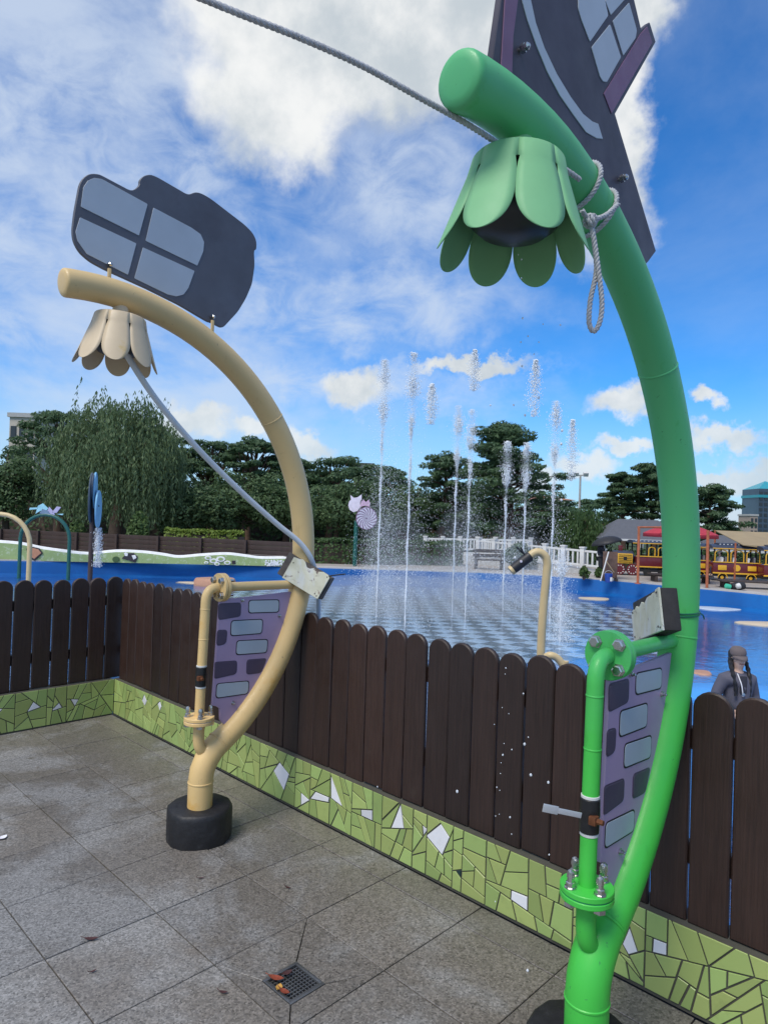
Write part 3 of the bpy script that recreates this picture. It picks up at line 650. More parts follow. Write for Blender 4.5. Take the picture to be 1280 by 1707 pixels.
def block(name, c, R, dims, jag, label, side):
    R = Matrix(R); c = Vector(c); w, h, t = dims
    o = empty(name, c, label, 'wooden block', 'wooden blocks strapped to the arches')
    if jag == 'cream':
        b = MB(); b.bbox(c + R@Vector((-.018,0,-.006)), (w+.05, h*.96, t-.014), .006, R); b.build('board', side, o)
        out = [(-w/2,-h/2),(w/2,-h/2),(w/2,h/2-.012),(w*.43,h/2-.002),(w*.30,h/2-.001),(w*.2,h/2-.012),(w*.05,h/2-.010),(-w*.02,h/2-.022),(-w*.10,h/2-.024),(-w*.20,h/2-.004),(-w*.28,h/2+.001),(-w*.36,h/2-.006),(-w/2,h/2-.012)]
    else:
        b = MB(); b.bbox(c + R@Vector((0,0,-.002)), (w, h, t-.006), .005, R); b.build('board', side, o)
        out = [(-w/2,-h/2),(w/2,-h/2),(w/2,h/2),(w*.40,h/2-.002)]
        for k in range(14): out.append((w*(.36-.86*k/13), h/2-.006-.028*k/13+random.uniform(-.006,.006)))
        out = out[:-1] + [(-w/2, h/2-.04)]
    b = MB(); b.prism([c + R@Vector((x,y,t/2-.004)) for x, y in out], R@Vector((0,0,.006)), .0012); f = b.build('face_plate', 'worn_cream', o, 30)
    for x, y in ((-.44,.36),(.44,.40),(.44,-.42),(.38,-.38),(-.44,-.4)):
        b = MB(); b.lathe([(.0035,0),(.003,.0015)], c + R@Vector((x*w, y*h-(.02 if x < 0 < y else 0), t/2+.002)), R@Vector((0,0,1)), 8); b.build('screw', 'black_wood', f)
    return o
random.seed(3)
block('wooden_block', (-2.722,2.240,1.204), [[.807,.296,.512],[.402,.361,-.842],[-.434,.884,.172]], (.224,.134,.062), 'cream', 'tilted wooden block with peeling cream plate on the cream arch', 'grey_wood')
k_ = 1.03; cb = EYE + (Vector((-.858,2.087,1.25))-EYE)*k_
block('wooden_block', cb, [[.664,-.223,-.714],[-.678,.224,-.700],[.315,.949,-.003]], (.231*k_,.127*k_,.058), 'green', 'black wooden block with torn cream plate strapped to the green arch', 'black_wood')
# green tie strap round the green pipe at the block, small twig tie at the other
b = MB()
for dz in (0, .009):
    y, z = arc(-4.2); z += dz; b.tube([(-.85+.060*math.cos(g), y+.060*math.sin(g), z+.004*math.sin(g)) for g in [2*math.pi*k/24 for k in range(24)]], .0024, 6, closed=True)
y, z = arc(-4.2); b.tube(smoothpath([(-.85+.045,y+.045,z+.005),(-.85+.05,y+.065,z-.004),(-.85+.05,y+.078,z-.018)], 4), .0022, 6)
tag(b.build('tie_strap', mat('green_cord', (.01,.13,.08), .4), None), 'dark green cord tied round the green pipe beside the black block', 'cord')
p = at(551,960,3.44); q = at(577,957,3.42)
b = MB(); b.tube(smoothpath([at(546,962,3.47), p, at(566,958,3.43), q], 4), [.0035]*12+[.001], 6); tag(b.build('tie_strap', 'black_tape', None), 'thin black twig sticking out of the tilted wooden block', 'twig')
# ------------------------------------------------------------------ rope, hose, dripping water
mat('rope', (.42,.43,.46), .8, var=.15, scale=60, bump=.4, bscale=300)
mat('hose', (.60,.64,.68), .35, var=.05, scale=10)
def rope_mesh(b, path, r=.0062, pitch=.03, n=6):
    P = [Vector(p) for p in path]
    L = [0]
    for a, c in zip(P, P[1:]): L.append(L[-1]+(c-a).length)
    N = max(8, int(L[-1]/pitch*8)); S = []
    j = 0
    for i in range(N+1):
        d = L[-1]*i/N
        while j < len(L)-2 and L[j+1] < d: j += 1
        t = (d-L[j])/max(1e-9, L[j+1]-L[j]); S.append(P[j].lerp(P[j+1], min(1, max(0, t))))
    nrm = None; strands = [[], [], []]
    for i, p in enumerate(S):
        t = (S[min(i+1, N)]-S[max(i-1, 0)]).normalized()
        if nrm is None: a = Vector((0,0,1)) if abs(t.z) < .9 else Vector((1,0,0)); nrm = (a-t*a.dot(t)).normalized()
        else: nrm = (nrm-t*nrm.dot(t)).normalized()
        bn = t.cross(nrm); ph = 2*math.pi*(L[-1]*i/N)/pitch
        for k in range(3): g = ph+k*2.0944; strands[k].append(p+(nrm*math.cos(g)+bn*math.sin(g))*r*.52)
    for s_ in strands: b.tube(s_, r*.56, n)
b = MB()
line = smoothpath([at(-500,-420,.98), at(0,-145,1.10), at(345,0,1.18), at(500,62,1.24), at(600,107,1.29), at(700,162,1.35), at(780,207,1.41), at(832,240,1.46)], 8)
rope_mesh(b, line)
ta = lambda th: Vector((0,-math.sin(math.radians(th)),math.cos(math.radians(th))))
def ring(th, tilt, g0, g1, n=28, rad=PR+.0066, slip=0.):
    c = Vector((-.85, *arc(th))); t = ta(th); e1 = Vector((1,0,0)); e2 = t.cross(e1)
    return [c + (e1*math.cos(g)+e2*math.sin(g))*rad + t*(tilt*math.sin(g+1.2)+slip*(g-g0)) for g in [g0+(g1-g0)*k/n for k in range(n+1)]]
tail = line[-1]
rope_mesh(b, smoothpath([tail, Vector((-.82,1.30,2.345)), Vector((-.79,1.42,2.325))], 5))
rope_mesh(b, ring(71, .012, 0, 2*math.pi)); rope_mesh(b, ring(66, .016, 0, 2*math.pi))
K = at(984,368,1.60)
for k in range(3):
    g = k*1.05; e = Vector((math.cos(g), math.sin(g)*.6, .5)).normalized(); a1 = e.orthogonal().normalized(); a2 = e.cross(a1)
    rope_mesh(b, [K + (a1*math.cos(q)+a2*math.sin(q))*.013 for q in [2*math.pi*i/14 for i in range(15)]], .0058, .025)
rope_mesh(b, smoothpath([at(1030,340,1.66), at(1010,358,1.63), K], 5))
rope_mesh(b, smoothpath([at(970,350,1.58), at(976,360,1.59), K], 4))
rope_mesh(b, smoothpath([K, at(990,400,1.60), at(996,440,1.60), at(1003,500,1.60), at(1000,535,1.60), at(990,552,1.60), at(982,538,1.60), at(984,500,1.605), at(994,450,1.61), at(990,400,1.612), K], 6))
tag(b.build('rope', 'rope', None, 60), 'grey twisted rope tied round the green arch and slung up to the left', 'rope')
b = MB(); hp = smoothpath([at(204,570,2.80), at(212,592,2.83), at(262,668,2.97), at(330,748,3.13), at(400,818,3.29), at(460,872,3.42), at(500,905,3.49), at(521,938,3.54), at(530,985,3.66), at(531,1040,3.73), at(534,1130,3.75), at(536,1300,3.76)], 7)
b.tube(hp, .0135, 14)
h = tag(b.build('hose', 'hose', None, 60), 'white hose drooping from the cream petal shower to the wooden block', 'hose')
# falling drops
def drop_mat(name, c, rough=.15):
    m = bpy.data.materials.new(name); m.use_nodes = True; b = m.node_tree.nodes['Principled BSDF']
    b.inputs['Base Color'].default_value = (*c, 1); b.inputs['Roughness'].default_value = rough; b.inputs['Transmission Weight'].default_value = .35; b.inputs['IOR'].default_value = 1.33; MATS[name] = m
drop_mat('water_drop', (.85,.88,.92))
ICO_V = None
def ico():
    bm = bmesh.new(); bmesh.ops.create_icosphere(bm, subdivisions=1, radius=1); bm.verts.index_update()
    V = np.array([v.co[:] for v in bm.verts]); F = np.array([[v.index for v in f.verts] for f in bm.faces]); bm.free(); return V, F
IV, IF = ico()
TV = np.array([(0,0,1.2),(.94,0,-.33),(-.47,.82,-.33),(-.47,-.82,-.33)]); TF = np.array([(0,1,2),(0,2,3),(0,3,1),(1,3,2)])
def scatter(name, P, S, m, parent=None, base='ico', stretch=1.0, rand=True):
    V0, F0 = (IV, IF) if base == 'ico' else (TV, TF)
    P = np.asarray(P); S = np.asarray(S); n = len(P); V = V0[None]*S[:, None, None]
    if rand:
        a = rng.uniform(0, 6.283, n); c, s = np.cos(a), np.sin(a); x = V[:,:,0]*c[:,None]-V[:,:,1]*s[:,None]; y = V[:,:,0]*s[:,None]+V[:,:,1]*c[:,None]; V = np.stack([x, y, V[:,:,2]], -1)
    V[:,:,2] *= stretch
    V = V + P[:, None, :]; F = F0[None] + (np.arange(n)*len(V0))[:, None, None]
    return fast(name, V.reshape(-1,3), F.reshape(-1, 3), m, parent, base == 'ico')
dc = Vector((-.85, 1.24, 2.1)); P = []; S = []
for k in range(26):
    z = 2.14 - random.random()**1.3*2.13; sp = .035+.05*(2.14-z)/2.1
    P.append((dc.x+.02+random.gauss(0, sp), dc.y+.03+random.gauss(0, sp), z)); S.append(random.choice((.0014,.0018,.002,.003)))
for k in range(70):
    g = random.uniform(0, 6.28); r = random.random()**.5*.085; P.append((dc.x+r*math.cos(g), dc.y+r*math.sin(g), 2.22-.02*random.random()-.35*(.088-r)*0)); S.append(random.uniform(.0012,.0026))
for px, py, s_ in ((843,1114,.0045),(842,1124,.003),(840,1240,.003),(838,1259,.006),(853,1250,.0045),(835,1272,.003),(828,1313,.0045),(833,1318,.003),(850,1363,.006),(826,1361,.0035),(832,1358,.003),(1262-425,1180,.003),(848,1190,.003),(834,1290,.003),(824,1208,.003),(629,1312,.0045),(871,530,.006),(880,560,.005),(868,570,.005),(870,610,.006),(856,675,.006),(898,663,.007),(875,692,.007),(890,590,.004),(905,540,.004),(898,570,.004)):
    P.append(at(px, py, 1.75 if py > 800 else 1.6)); S.append(s_*.42)
kind(scatter('water_drops', P, S, 'water_drop', stretch=1.25), 'stuff', 'drops falling from the green petal shower')
# ------------------------------------------------------------------ splash pool
RIMP = [Vector((x, y, ZR)) for x, y in RIM]
RIMP = [Vector((-31.5, 1.0, ZR)), Vector((-30.3, 4.8, ZR))] + RIMP + [Vector((-3.5,24.2,ZR)), Vector((0.5,22.5,ZR)), Vector((4,19,ZR)), Vector((6.5,14,ZR)), Vector((7,7,ZR)), Vector((5,1.2,ZR)), Vector((0,.9,ZR)), Vector((-6,.9,ZR)), Vector((-16,-1.5,ZR)), Vector((-26,-3,ZR))]
RIMP = smoothpath(RIMP + [RIMP[0]], 5)[:-1]
PC0 = Vector((-11, 11, 0)); NR = len(RIMP)
def ringpt(p, off, z):
    d = Vector((p.x-PC0.x, p.y-PC0.y, 0)); return Vector((p.x, p.y, z)) + d.normalized()*off
b = MB(); vs = []; fs = []
offs = [(.45, ZR), (11, ZR)]
for o_, z in offs: vs += [ringpt(p, o_, z) for p in RIMP]
for i in range(len(offs)-1):
    for k in range(NR): fs.append((i*NR+k, i*NR+(k+1) % NR, (i+1)*NR+(k+1) % NR, (i+1)*NR+k))
b.add(vs, [f[::-1] for f in fs]); kind(b.build('ground', 'paving', None, None), 'structure')
mat('lawn', (.045,.075,.022), .9, var=.35, scale=.4, alt=(.10,.10,.06), altw=(.6,.7), altscale=.05)
b = MB(); vs = []; fs = []; offs = [(11, ZR), (60, ZR-.2), (300, ZR-1), (3000, ZR-6)]
for o_, z in offs: vs += [ringpt(p, o_, z) for p in RIMP]
for i in range(len(offs)-1):
    for k in range(NR): fs.append((i*NR+k, i*NR+(k+1) % NR, (i+1)*NR+(k+1) % NR, (i+1)*NR+k))
b.add(vs, [f[::-1] for f in fs]); kind(b.build('lawn', 'lawn', None, None), 'structure')
b = MB(); vs = []; fs = []
for o_, z in ((-.42, ZF-.02), (-.12, ZF+.12), (0, ZR-.06), (.03, ZR-.02)): vs += [ringpt(p, o_, z) for p in RIMP]
for i in range(3):
    for k in range(NR): fs.append((i*NR+k, i*NR+(k+1) % NR, (i+1)*NR+(k+1) % NR, (i+1)*NR+k))
b.add(vs, [f[::-1] for f in fs]); kind(b.build('pool_wall', 'blue_paint', None, None), 'structure')
b = MB(); vs = []; fs = []
for o_, z in ((.03, ZR-.06), (.03, ZR+.03), (.45, ZR+.03), (.45, ZR-.06)): vs += [ringpt(p, o_, z) for p in RIMP]
for i in range(3):
    for k in range(NR): fs.append((i*NR+k, i*NR+(k+1) % NR, (i+1)*NR+(k+1) % NR, (i+1)*NR+k))
b.add(vs, [f[::-1] for f in fs]); kind(b.build('pool_coping', 'concrete', None, None), 'structure')
b = MB(); b.add([ringpt(p, -.40, ZF) for p in RIMP], [tuple(range(NR))]); pf = kind(b.build('pool_floor', 'blue_paint', None, None), 'structure')
# checkerboard of mats in the middle of the pool
mat('check_dark', (.05,.08,.10), .4, var=.25, scale=2); mat('check_pale', (.44,.57,.69), .4, var=.15, scale=2)
CC = Vector((-13.0, 15.0)); CRAD = 7.1; TS = .44; tl = []
for i in range(-21, 22):
    for j in range(-21, 22):
        c = Vector((CC.x+i*TS, CC.y+j*TS))
        if (c-CC).length < CRAD: tl.append((c.length, c, (i+j) % 2))
tl.sort(key=lambda t: t[0])
tm = {}
for k_, m in ((0, 'check_dark'), (1, 'check_pale')):
    b = MB(); g = TS/2-.006; b.prism([(-g,-g,0),(g,-g,0),(g,g,0),(-g,g,0)], (0,0,.012), .003); me = b.mesh('check_tile'); me.materials.append(MATS[m]); tm[k_] = me
for _, c, k_ in tl[:300]: obj('check_tile', tm[k_], None, pf, (c.x, c.y, ZF+.002))
for k_, m in ((0, 'check_dark'), (1, 'check_pale')):
    b = MB(); g = TS/2-.006
    for _, c, kk in tl[300:]:
        if kk == k_: b.add([(c.x-g,c.y-g,ZF+.014),(c.x+g,c.y-g,ZF+.014),(c.x+g,c.y+g,ZF+.014),(c.x-g,c.y+g,ZF+.014)], [(0,1,2,3)])
    o = b.build('check_tiles', m, pf, None); o['kind'] = 'stuff'
# shallow water film
def water_mat():
    m = bpy.data.materials.new('water'); m.use_nodes = True; T = NT(m.node_tree); T.n.clear()
    out = T.n.new('ShaderNodeOutputMaterial'); g = T.n.new('ShaderNodeNewGeometry'); p = g.outputs['Position']
    h = T.math('ADD', T.noise(p, 2.2, 3, .55, .6), T.math('MULTIPLY', T.noise(p, 7, 3, .5), .35))
    nrm = T.bump(h, .22, .05)
    gl = T.n.new('ShaderNodeBsdfGlossy'); gl.inputs['Roughness'].default_value = .12; T.put(gl.inputs['Normal'], nrm); gl.inputs['Color'].default_value = (.95,.97,1,1)
    tr = T.n.new('ShaderNodeBsdfTransparent'); tr.inputs['Color'].default_value = (.90,.96,1,1)
    lw = T.n.new('ShaderNodeFresnel'); lw.inputs['IOR'].default_value = 1.33; T.put(lw.inputs['Normal'], nrm)
    f = T.math('MULTIPLY', lw.outputs[0], .55)
    mx = T.n.new('ShaderNodeMixShader'); T.put(mx.inputs[0], f); T.l.new(tr.outputs[0], mx.inputs[1]); T.l.new(gl.outputs[0], mx.inputs[2]); T.l.new(mx.outputs[0], out.inputs[0]); MATS['water'] = m
water_mat()
b = MB(); b.add([ringpt(p, -.30, ZF+.045) for p in RIMP], [tuple(range(NR))]); kind(b.build('water', 'water', None, None), 'structure')
# painted sand islands and pads
mat('sand_paint', (.55,.45,.32), .6, var=.1, scale=1); mat('terracotta_pad', (.45,.24,.15), .6, var=.1, scale=2); mat('grey_pad', (.45,.52,.60), .5); mat('light_blue_paint', (.07,.32,.75), .4, var=.1, scale=1)
def pad(px, py, rx, ry, m, label, h=.07, name='play_pad'):
    c = gz(px, py, ZF+h); vs = []; n = 18; dirx = CR.copy(); dirx.z = 0; dirx.normalize(); diry = Vector((-dirx.y, dirx.x, 0))
    f = lambda k, q: (1+.12*math.sin(3*2*math.pi*k/n+px))*q
    b = MB(); rows = ((1.0, ZF), (1.0, ZF+h*.7), (.93, ZF+h), (.0, ZF+h*1.02)); fs = []
    for q, z in rows[:-1]:
        for k in range(n):
            g = 2*math.pi*k/n; v = c + dirx*rx*math.cos(g)*f(k,q) + diry*ry*math.sin(g)*f(k,q); vs.append((v.x, v.y, z))
    for i in range(2):
        for k in range(n): fs.append((i*n+k, i*n+(k+1) % n, (i+1)*n+(k+1) % n, (i+1)*n+k))
    fs.append(tuple(2*n+k for k in range(n))); b.add(vs, fs)
    return tag(b.build(name, m, None, 40), label, 'play pad', 'coloured pads on the pool floor')
pad(992,997,.55,.35,'sand_paint','small sand coloured island behind the bee pipe'); pad(1275,1039,.75,.45,'sand_paint','sand coloured island at the right edge of the pool')
pad(362,964,.75,.6,'terracotta_pad','terracotta pad near the left pool wall',.28); pad(345,972,1.1,.5,'sand_paint','flat sand coloured pad in front of the terracotta one',.05)
pad(1195,1014,.75,.5,'grey_pad','pale grey pad in the water right of the green arch',.06)
pad(1168,1120,.2,.2,'terracotta_pad','small orange pad between the green arch and the woman',.06)
pad(1200,1150,1.5,.55,'light_blue_paint','light blue raised pad behind the woman in the cap',.10)
# ------------------------------------------------------------------ mural wall with a wavy white rim
mural_top = [(-130,900),(-60,901),(0,905),(33,908),(61,914),(94,919),(144,924.5),(192,920.5),(236,922),(270,926),(297,930),(335,927),(376,925),(405,928),(433,931.5),(478,931.5)]
def mural():
    base = [at(px, 933+.0205*px, 0) for px, _ in mural_top]
    pts = []
    for px, py in mural_top:
        q = gz(px, 933.5+.0225*px, ZR); D = (q-EYE).dot(CF); t = at(px, py, D); pts.append((Vector((q.x, q.y, ZR)), Vector((q.x, q.y, t.z))))
    up = smoothpath([t for _, t in pts], 4); lo = smoothpath([g for g, _ in pts], 4)
    e = empty('mural_wall', lo[0], 'low green mural wall with wavy white rim beyond the left of the pool', 'wall')
    out = Vector((lo[-1].y-lo[0].y, -(lo[-1].x-lo[0].x), 0)).normalized()
    if out.dot(lo[0]) < 0: out = -out
    b = MB(); vs = []; n = len(up); fs = []
    for l, u in zip(lo, up): vs += [l, u, u+out*.25, l+out*.25]
    for i in range(n-1):
        for k in range(3): fs.append((i*4+k, (i+1)*4+k, (i+1)*4+k+1, i*4+k+1))
    fs += [(0,1,2,3), tuple((n-1)*4+k for k in (3,2,1,0))]
    b.add(vs, fs); w = b.build('wall', mat('mural_green', (.30,.40,.16), .6, var=.12, scale=1.2, alt=(.42,.50,.30), altw=(.55,.6), altscale=7), e, 30)
    b = MB(); b.tube([u+out*.12 for u in up], .10, 8); b.build('white_rim', mat('rim_white', (.78,.78,.76), .5), e)
    def pl(pxs, m, name, t=.04):
        P = []
        for px, py in pxs:
            # foot of the wall on that bearing
            g = gz(px, 933.5+.0225*px, ZR); D = (g-EYE).dot(CF); P.append(at(px, py, D)-out*.01)
        b = MB(); b.prism(P, -out*t, .008); return b.build(name, m, e, None)
    pl([(44,915),(52,911),(66,914),(72,922),(66,928),(58,935),(50,930)], mat('plaque_dark', (.03,.025,.03), .6), 'plaque_outline', .03); pl([(46.5,916),(53,913),(65,916),(69.5,922),(64,926.5),(58,932),(52,928)], mat('plaque_peach', (.50,.24,.14), .6), 'peach_plaque', .05)
    pl([(193.5+6*math.cos(g*.52), 932.5+5*math.sin(g*.52)) for g in range(12)], mat('plaque_green', (.05,.10,.03), .6), 'green_ball')
    pl([(203,931),(208,926),(207,921),(213,922),(223,922),(230,928),(226,938),(214,934)], 'plaque_dark', 'hat_plaque', .03); pl([(207,922),(210,921),(214,923),(213,927),(209,927)], 'rim_white', 'hat_star', .05); pl([(220,926),(226,925),(228,930),(223,933)], 'rim_white', 'hat_badge', .05)
    for cx, cy, r in ((347,930,6),(356,935,7),(368,932,8),(379,938,6),(362,940,5),(344,938,4)):
        pl([(cx+r*math.cos(g*.785), cy+r*.6*math.sin(g*.785)) for g in range(8)], 'rim_white', 'cloud_plaque', .035)
        pl([(cx+r*.55*math.cos(g*.785), cy+r*.33*math.sin(g*.785)) for g in range(8)], 'mural_green', 'cloud_curl', .045)
    pl([(386.5,934.5),(392.5,934.5),(392.5,940.5),(386.5,940.5)], 'plaque_dark', 'drain_hole', .02)
    b = MB()
    for k in range(90):
        px = random.gauss(457, 9); py = random.uniform(934, 943); g = gz(px, 933.5+.0225*px, ZR); D = (g-EYE).dot(CF)
        if px < 474: b.lathe([(.035,0),(.03,.02)], at(px, py, D)-out*.005, -out, 6)
    b.build('white_pebbles', 'rim_white', e)['kind'] = 'stuff'
mural()
# far board fence behind the mural wall
def board_fence():
    A = at(-170, 884-5, 33); B = at(488, 906, 27.6); zt = .36; n = 10
    e = empty('board_fence', (B.x, B.y, ZR), 'dark brown horizontal board fence behind the mural wall', 'fence')
    d = Vector((B.x-A.x, B.y-A.y, 0)); L = d.length; d.normalize(); R = rot_z(math.atan2(d.y, d.x)); nrm = Vector((-d.y, d.x, 0))
    mat('far_brown', (.045,.027,.022), .75, var=.25, scale=3, bump=.2)
    bw = L/n
    bo = MB(); bo.bbox((0,0,0), (bw-.02, .03, .185), .01, R); me = bo.mesh('board', 30)
    po = MB(); po.bbox((0,0,0), (.10, .12, 1.0), .01, R); pm = po.mesh('post', 30)
    for i in range(n):
        c = Vector((A.x, A.y, 0)) + d*bw*(i+.5)
        for k in range(5): obj('board', me, 'far_brown', e, (c.x, c.y, ZR+.12+k*.195))
    for i in range(n+1):
        c = Vector((A.x, A.y, 0)) + d*bw*i - nrm*.075*(1 if nrm.dot(-c0_dir(A)) < 0 else -1); obj('post', pm, 'far_brown', e, (c.x, c.y, ZR+.5))
def c0_dir(A): return Vector((A.x, A.y, 0))
board_fence()
# ------------------------------------------------------------------ play equipment in the pool
mat('play_cream', (.60,.46,.24), .42, var=.06, alt=(.58,.38,.12), altw=(.6,.75)); mat('play_dark_green', (.012,.10,.085), .4); mat('play_brown', (.05,.03,.028), .6)
def hoop(label, D, cx, rpx, ytop, r, m, both=True):
    c = at(cx, 900, D); R = rpx*D/FPX; top = at(cx, ytop, D).z; dx = CR.copy(); dx.z = 0; dx.normalize(); c.z = 0
    e = empty('hoop_shower', (c.x, c.y, ZF), label, 'water hoop', 'hoop showers in the pool')
    pts = [c - dx*R + Vector((0,0,ZF)), c - dx*R + Vector((0,0,(ZF+top)/2))]
    pts += [c - dx*R*math.cos(g) + Vector((0,0,top-R+R*math.sin(g))) for g in [math.pi*k/14 for k in range(15)]]
    pts += [c + dx*R + Vector((0,0,(ZF+top)/2)), c + dx*R + Vector((0,0,ZF))]
    b = MB(); b.tube(pts, r, 14); b.build('hoop', m, e, 60)
    for s_ in (-1, 1):
        b = MB(); b.lathe([(r*2.2,0),(r*2.2,.015),(r*1.3,.02)], c+dx*R*s_+Vector((0,0,ZF)), (0,0,1), 14); b.build('base_flange', m, e)
    return e, c, dx, top, R
hoop('cream hoop shower at the left edge of the pool', 16, 0, 50, 857, .055, 'play_cream')
e, c, dx, top, R = hoop('dark green hoop shower with pale blue bow on top', 25.2, 75, 41, 858, .065, 'play_dark_green')
def bowplate(P, m, name, t=.03):
    yv = dx.cross(Vector((0,0,1))); b = MB(); b.prism([c+dx*x+Vector((0,0,top+z)) for x, z in P], yv*(-t if yv.dot(c) > 0 else t), .004); b.build(name, m, e, None)
mat('bow_blue', (.32,.62,.72), .5); mat('bow_lilac', (.45,.42,.62), .5); mat('bow_slate', (.16,.24,.34), .5)
bowplate([(-.62,.16),(-.30,.20),(-.30,.26),(-.60,.24)], 'bow_blue', 'ribbon'); bowplate([(-.38,.02),(-.30,.32),(-.12,.42),(.08,.24),(-.02,.10),(-.2,.14)], 'bow_blue', 'ribbon'); bowplate([(-.22,.04),(-.12,.22),(.10,.14),(.20,.0)], 'bow_slate', 'slate_ribbon', .05)  # two blue ribbons and a darker slate plate of the bow
bowplate([(.02,.06),(.12,.30),(.30,.10),(.34,.0)], 'bow_lilac', 'ribbon'); bowplate([(.22,.08),(.40,.32),(.56,.30),(.40,.08)], 'bow_lilac', 'ribbon'); bowplate([(.40,.04),(.66,.06),(.62,.0)], 'bow_blue', 'ribbon')
# tall post with edge-on plates pouring water
P0 = at(150, 966, 21.5); c = Vector((P0.x, P0.y, 0)); zt = at(160, 788, 21.5).z
e = empty('pouring_post', (c.x, c.y, ZF), 'tall brown post with blue sign plates pouring water', 'water post')
b = MB(); b.tube([c+Vector((0,0,ZF)), c+Vector((0,0,(ZF+zt)/2)), c+Vector((0,0,zt-.35))], .075, 12); b.build('post', 'play_brown', e)
dx = CR.copy(); dx.z = 0; dx.normalize(); fw = Vector((CF.x, CF.y, 0)).normalized(); pd = Vector((c.x, c.y, 0)).normalized(); dx = Vector((pd.y, -pd.x, 0)); pd = (pd+dx*.16).normalized()
def edgeplate(off, z0, z1, w, m, name):
    b = MB(); P = []
    for k in range(13):
        g = math.pi*k/12; P.append(c+dx*off+pd*w*math.sin(g)*.5*1.0+Vector((0,0,z0+(z1-z0)*(1-math.cos(g))/2)))
    for k in range(13):
        g = math.pi*k/12; P.append(c+dx*off-pd*w*math.sin(g)*.5+Vector((0,0,z1-(z1-z0)*(1-math.cos(g))/2)))
    b.prism(P, dx*.05, .006); return b.build(name, m, e, 30)
mat('plate_slate', (.06,.085,.12), .5); mat('plate_blue', (.22,.48,.68), .5)
edgeplate(-.07, zt-1.6, zt, 1.0, 'plate_slate', 'signboard'); edgeplate(-.01, zt-.9, zt-.02, .8, 'plate_slate', 'signboard'); edgeplate(.03, zt-1.15, zt+.02, .6, 'plate_blue', 'signboard'); edgeplate(.14, zt-1.75, zt-.55, 1.1, 'plate_blue', 'signboard')
b = MB(); b.lathe([(.035,0),(.03,.02)], c+dx*.20+Vector((0,0,zt-1.05))-pd*.2, dx, 10); b.build('eye', 'play_brown', e)
mat('spray', (.88,.93,.98), .5, var=.03, scale=3)
P = []; S = []
for k in range(1500):
    t = random.random(); P.append(c+dx*(.20+random.gauss(0,.045+.03*t))+pd*random.gauss(0,.12)+Vector((0,0,zt-1.75-t*1.25))); S.append(random.uniform(.006,.016))
kind(scatter('falling_water', P, S, 'spray', base='tet', stretch=1.8), 'stuff', 'water pouring from the tall brown post')
# snail sign on a leaning post
B = gz(590, 967, ZF); D = (B-EYE).dot(CF); c = Vector((B.x, B.y, 0)); e = empty('snail_sign', B, 'pink swirl snail shaped sign on a dark green post behind the fountain', 'sign')
T_ = at(594, 868, D-.0); b = MB(); b.tube([B, (B+T_)/2, T_], [.10,.095,.09], 12); b.build('post', 'play_dark_green', e)
b = MB(); b.lathe([(.9,-.04),(.9,.0),(.5,.05),(.2,.06)], B, (0,0,1), 18); b.build('mound', 'blue_paint', e)
fwv = -fw; dx2 = dx
cs = at(611, 864, D-.15); Rr = 18*D/FPX
mat('snail_white', (.70,.64,.72), .5); mat('snail_plum', (.26,.15,.25), .5); mat('snail_pink', (.55,.38,.50), .5)
fp = lambda x, z: cs + dx2*x + Vector((0,0,z))
b = MB(); b.prism([fp(Rr*1.05*math.cos(g), Rr*1.05*math.sin(g)) for g in [2*math.pi*k/40 for k in range(40)]], fwv*.06, .005); sh = b.build('shell', 'snail_plum', e, None)
for k in range(16):
    a0 = 2*math.pi*k/16; L = []
    for r in (.10,.35,.6,.8,.98): L.append((r, a0+1.0*r))
    poly = [fp(Rr*r*math.cos(a), Rr*r*math.sin(a)) for r, a in L] + [fp(Rr*r*math.cos(a+.235), Rr*r*math.sin(a+.235)) for r, a in reversed(L)]
    b = MB(); b.prism([p+fwv*.061 for p in poly], fwv*.012); b.build('swirl_stripe', 'snail_white', sh, None)
u = D/FPX; hp = lambda px, py: at(px, py, D-.05)
b = MB(); b.prism([hp(x, y) for x, y in ((582,836),(585,833),(584,825),(590,830),(596,829),(603,824),(603,832),(600,838),(601,845),(596,852),(589,854),(583,850),(580.5,843))], fwv*.06, .005); b.build('head', 'snail_white', e, None)
b = MB(); b.prism([hp(x, y)+fwv*.02 for x, y in ((600,845),(602,836),(606,833),(610,837),(614,833),(617,838),(616,845),(609,843))], fwv*.06, .005); b.build('bow', 'snail_pink', e, None)
# cane pipe with a bee head and a second low loop
Dc = 6.0; p = lambda px, py, d=0: at(px, py, Dc+d)
e = empty('bee_cane', (p(902,1120).x, p(902,1120).y, ZF), 'cream cane shaped pipe with black bee head spraying over the pool', 'water spout')
foot = p(900,1120); foot.z = ZF
b = MB(); b.tube(smoothpath([foot, p(901,1100), p(905,1020), p(911,955), p(912,940), p(909,928), p(900,921), p(890,922), p(881,929)], 6), .0365, 18); b.build('pipe', 'play_cream', e)
b = MB(); b.lathe([(.034,-.01),(.046,0),(.046,.03),(.045,.17),(.043,.19)], p(883,927), p(855,949)-p(883,927), 18); hd = b.build('bee_head', mat('bee_black', (.02,.02,.024), .5), e)
b = MB(); b.lathe([(.040,.186),(.044,.19),(.044,.215),(.02,.22)], p(883,927), p(855,949)-p(883,927), 18); b.build('nozzle', 'play_cream', hd)
for q in ((861,912),(868,913)):
    b = MB(); b.tube([p(874,925,-.02), p(*q,-.03)], [.006,.008], 8); b.build('feeler', 'bee_black', hd)
b = MB(); b.lathe([(.012,0),(.01,.004)], p(868.5,936,-.05), -CF, 10); b.build('eye', 'snail_white', hd)
e = empty('loop_pipe', (p(925,1140).x, p(925,1140).y, ZF), 'low curled cream pipe behind the fence tops beside the bee cane', 'water spout')
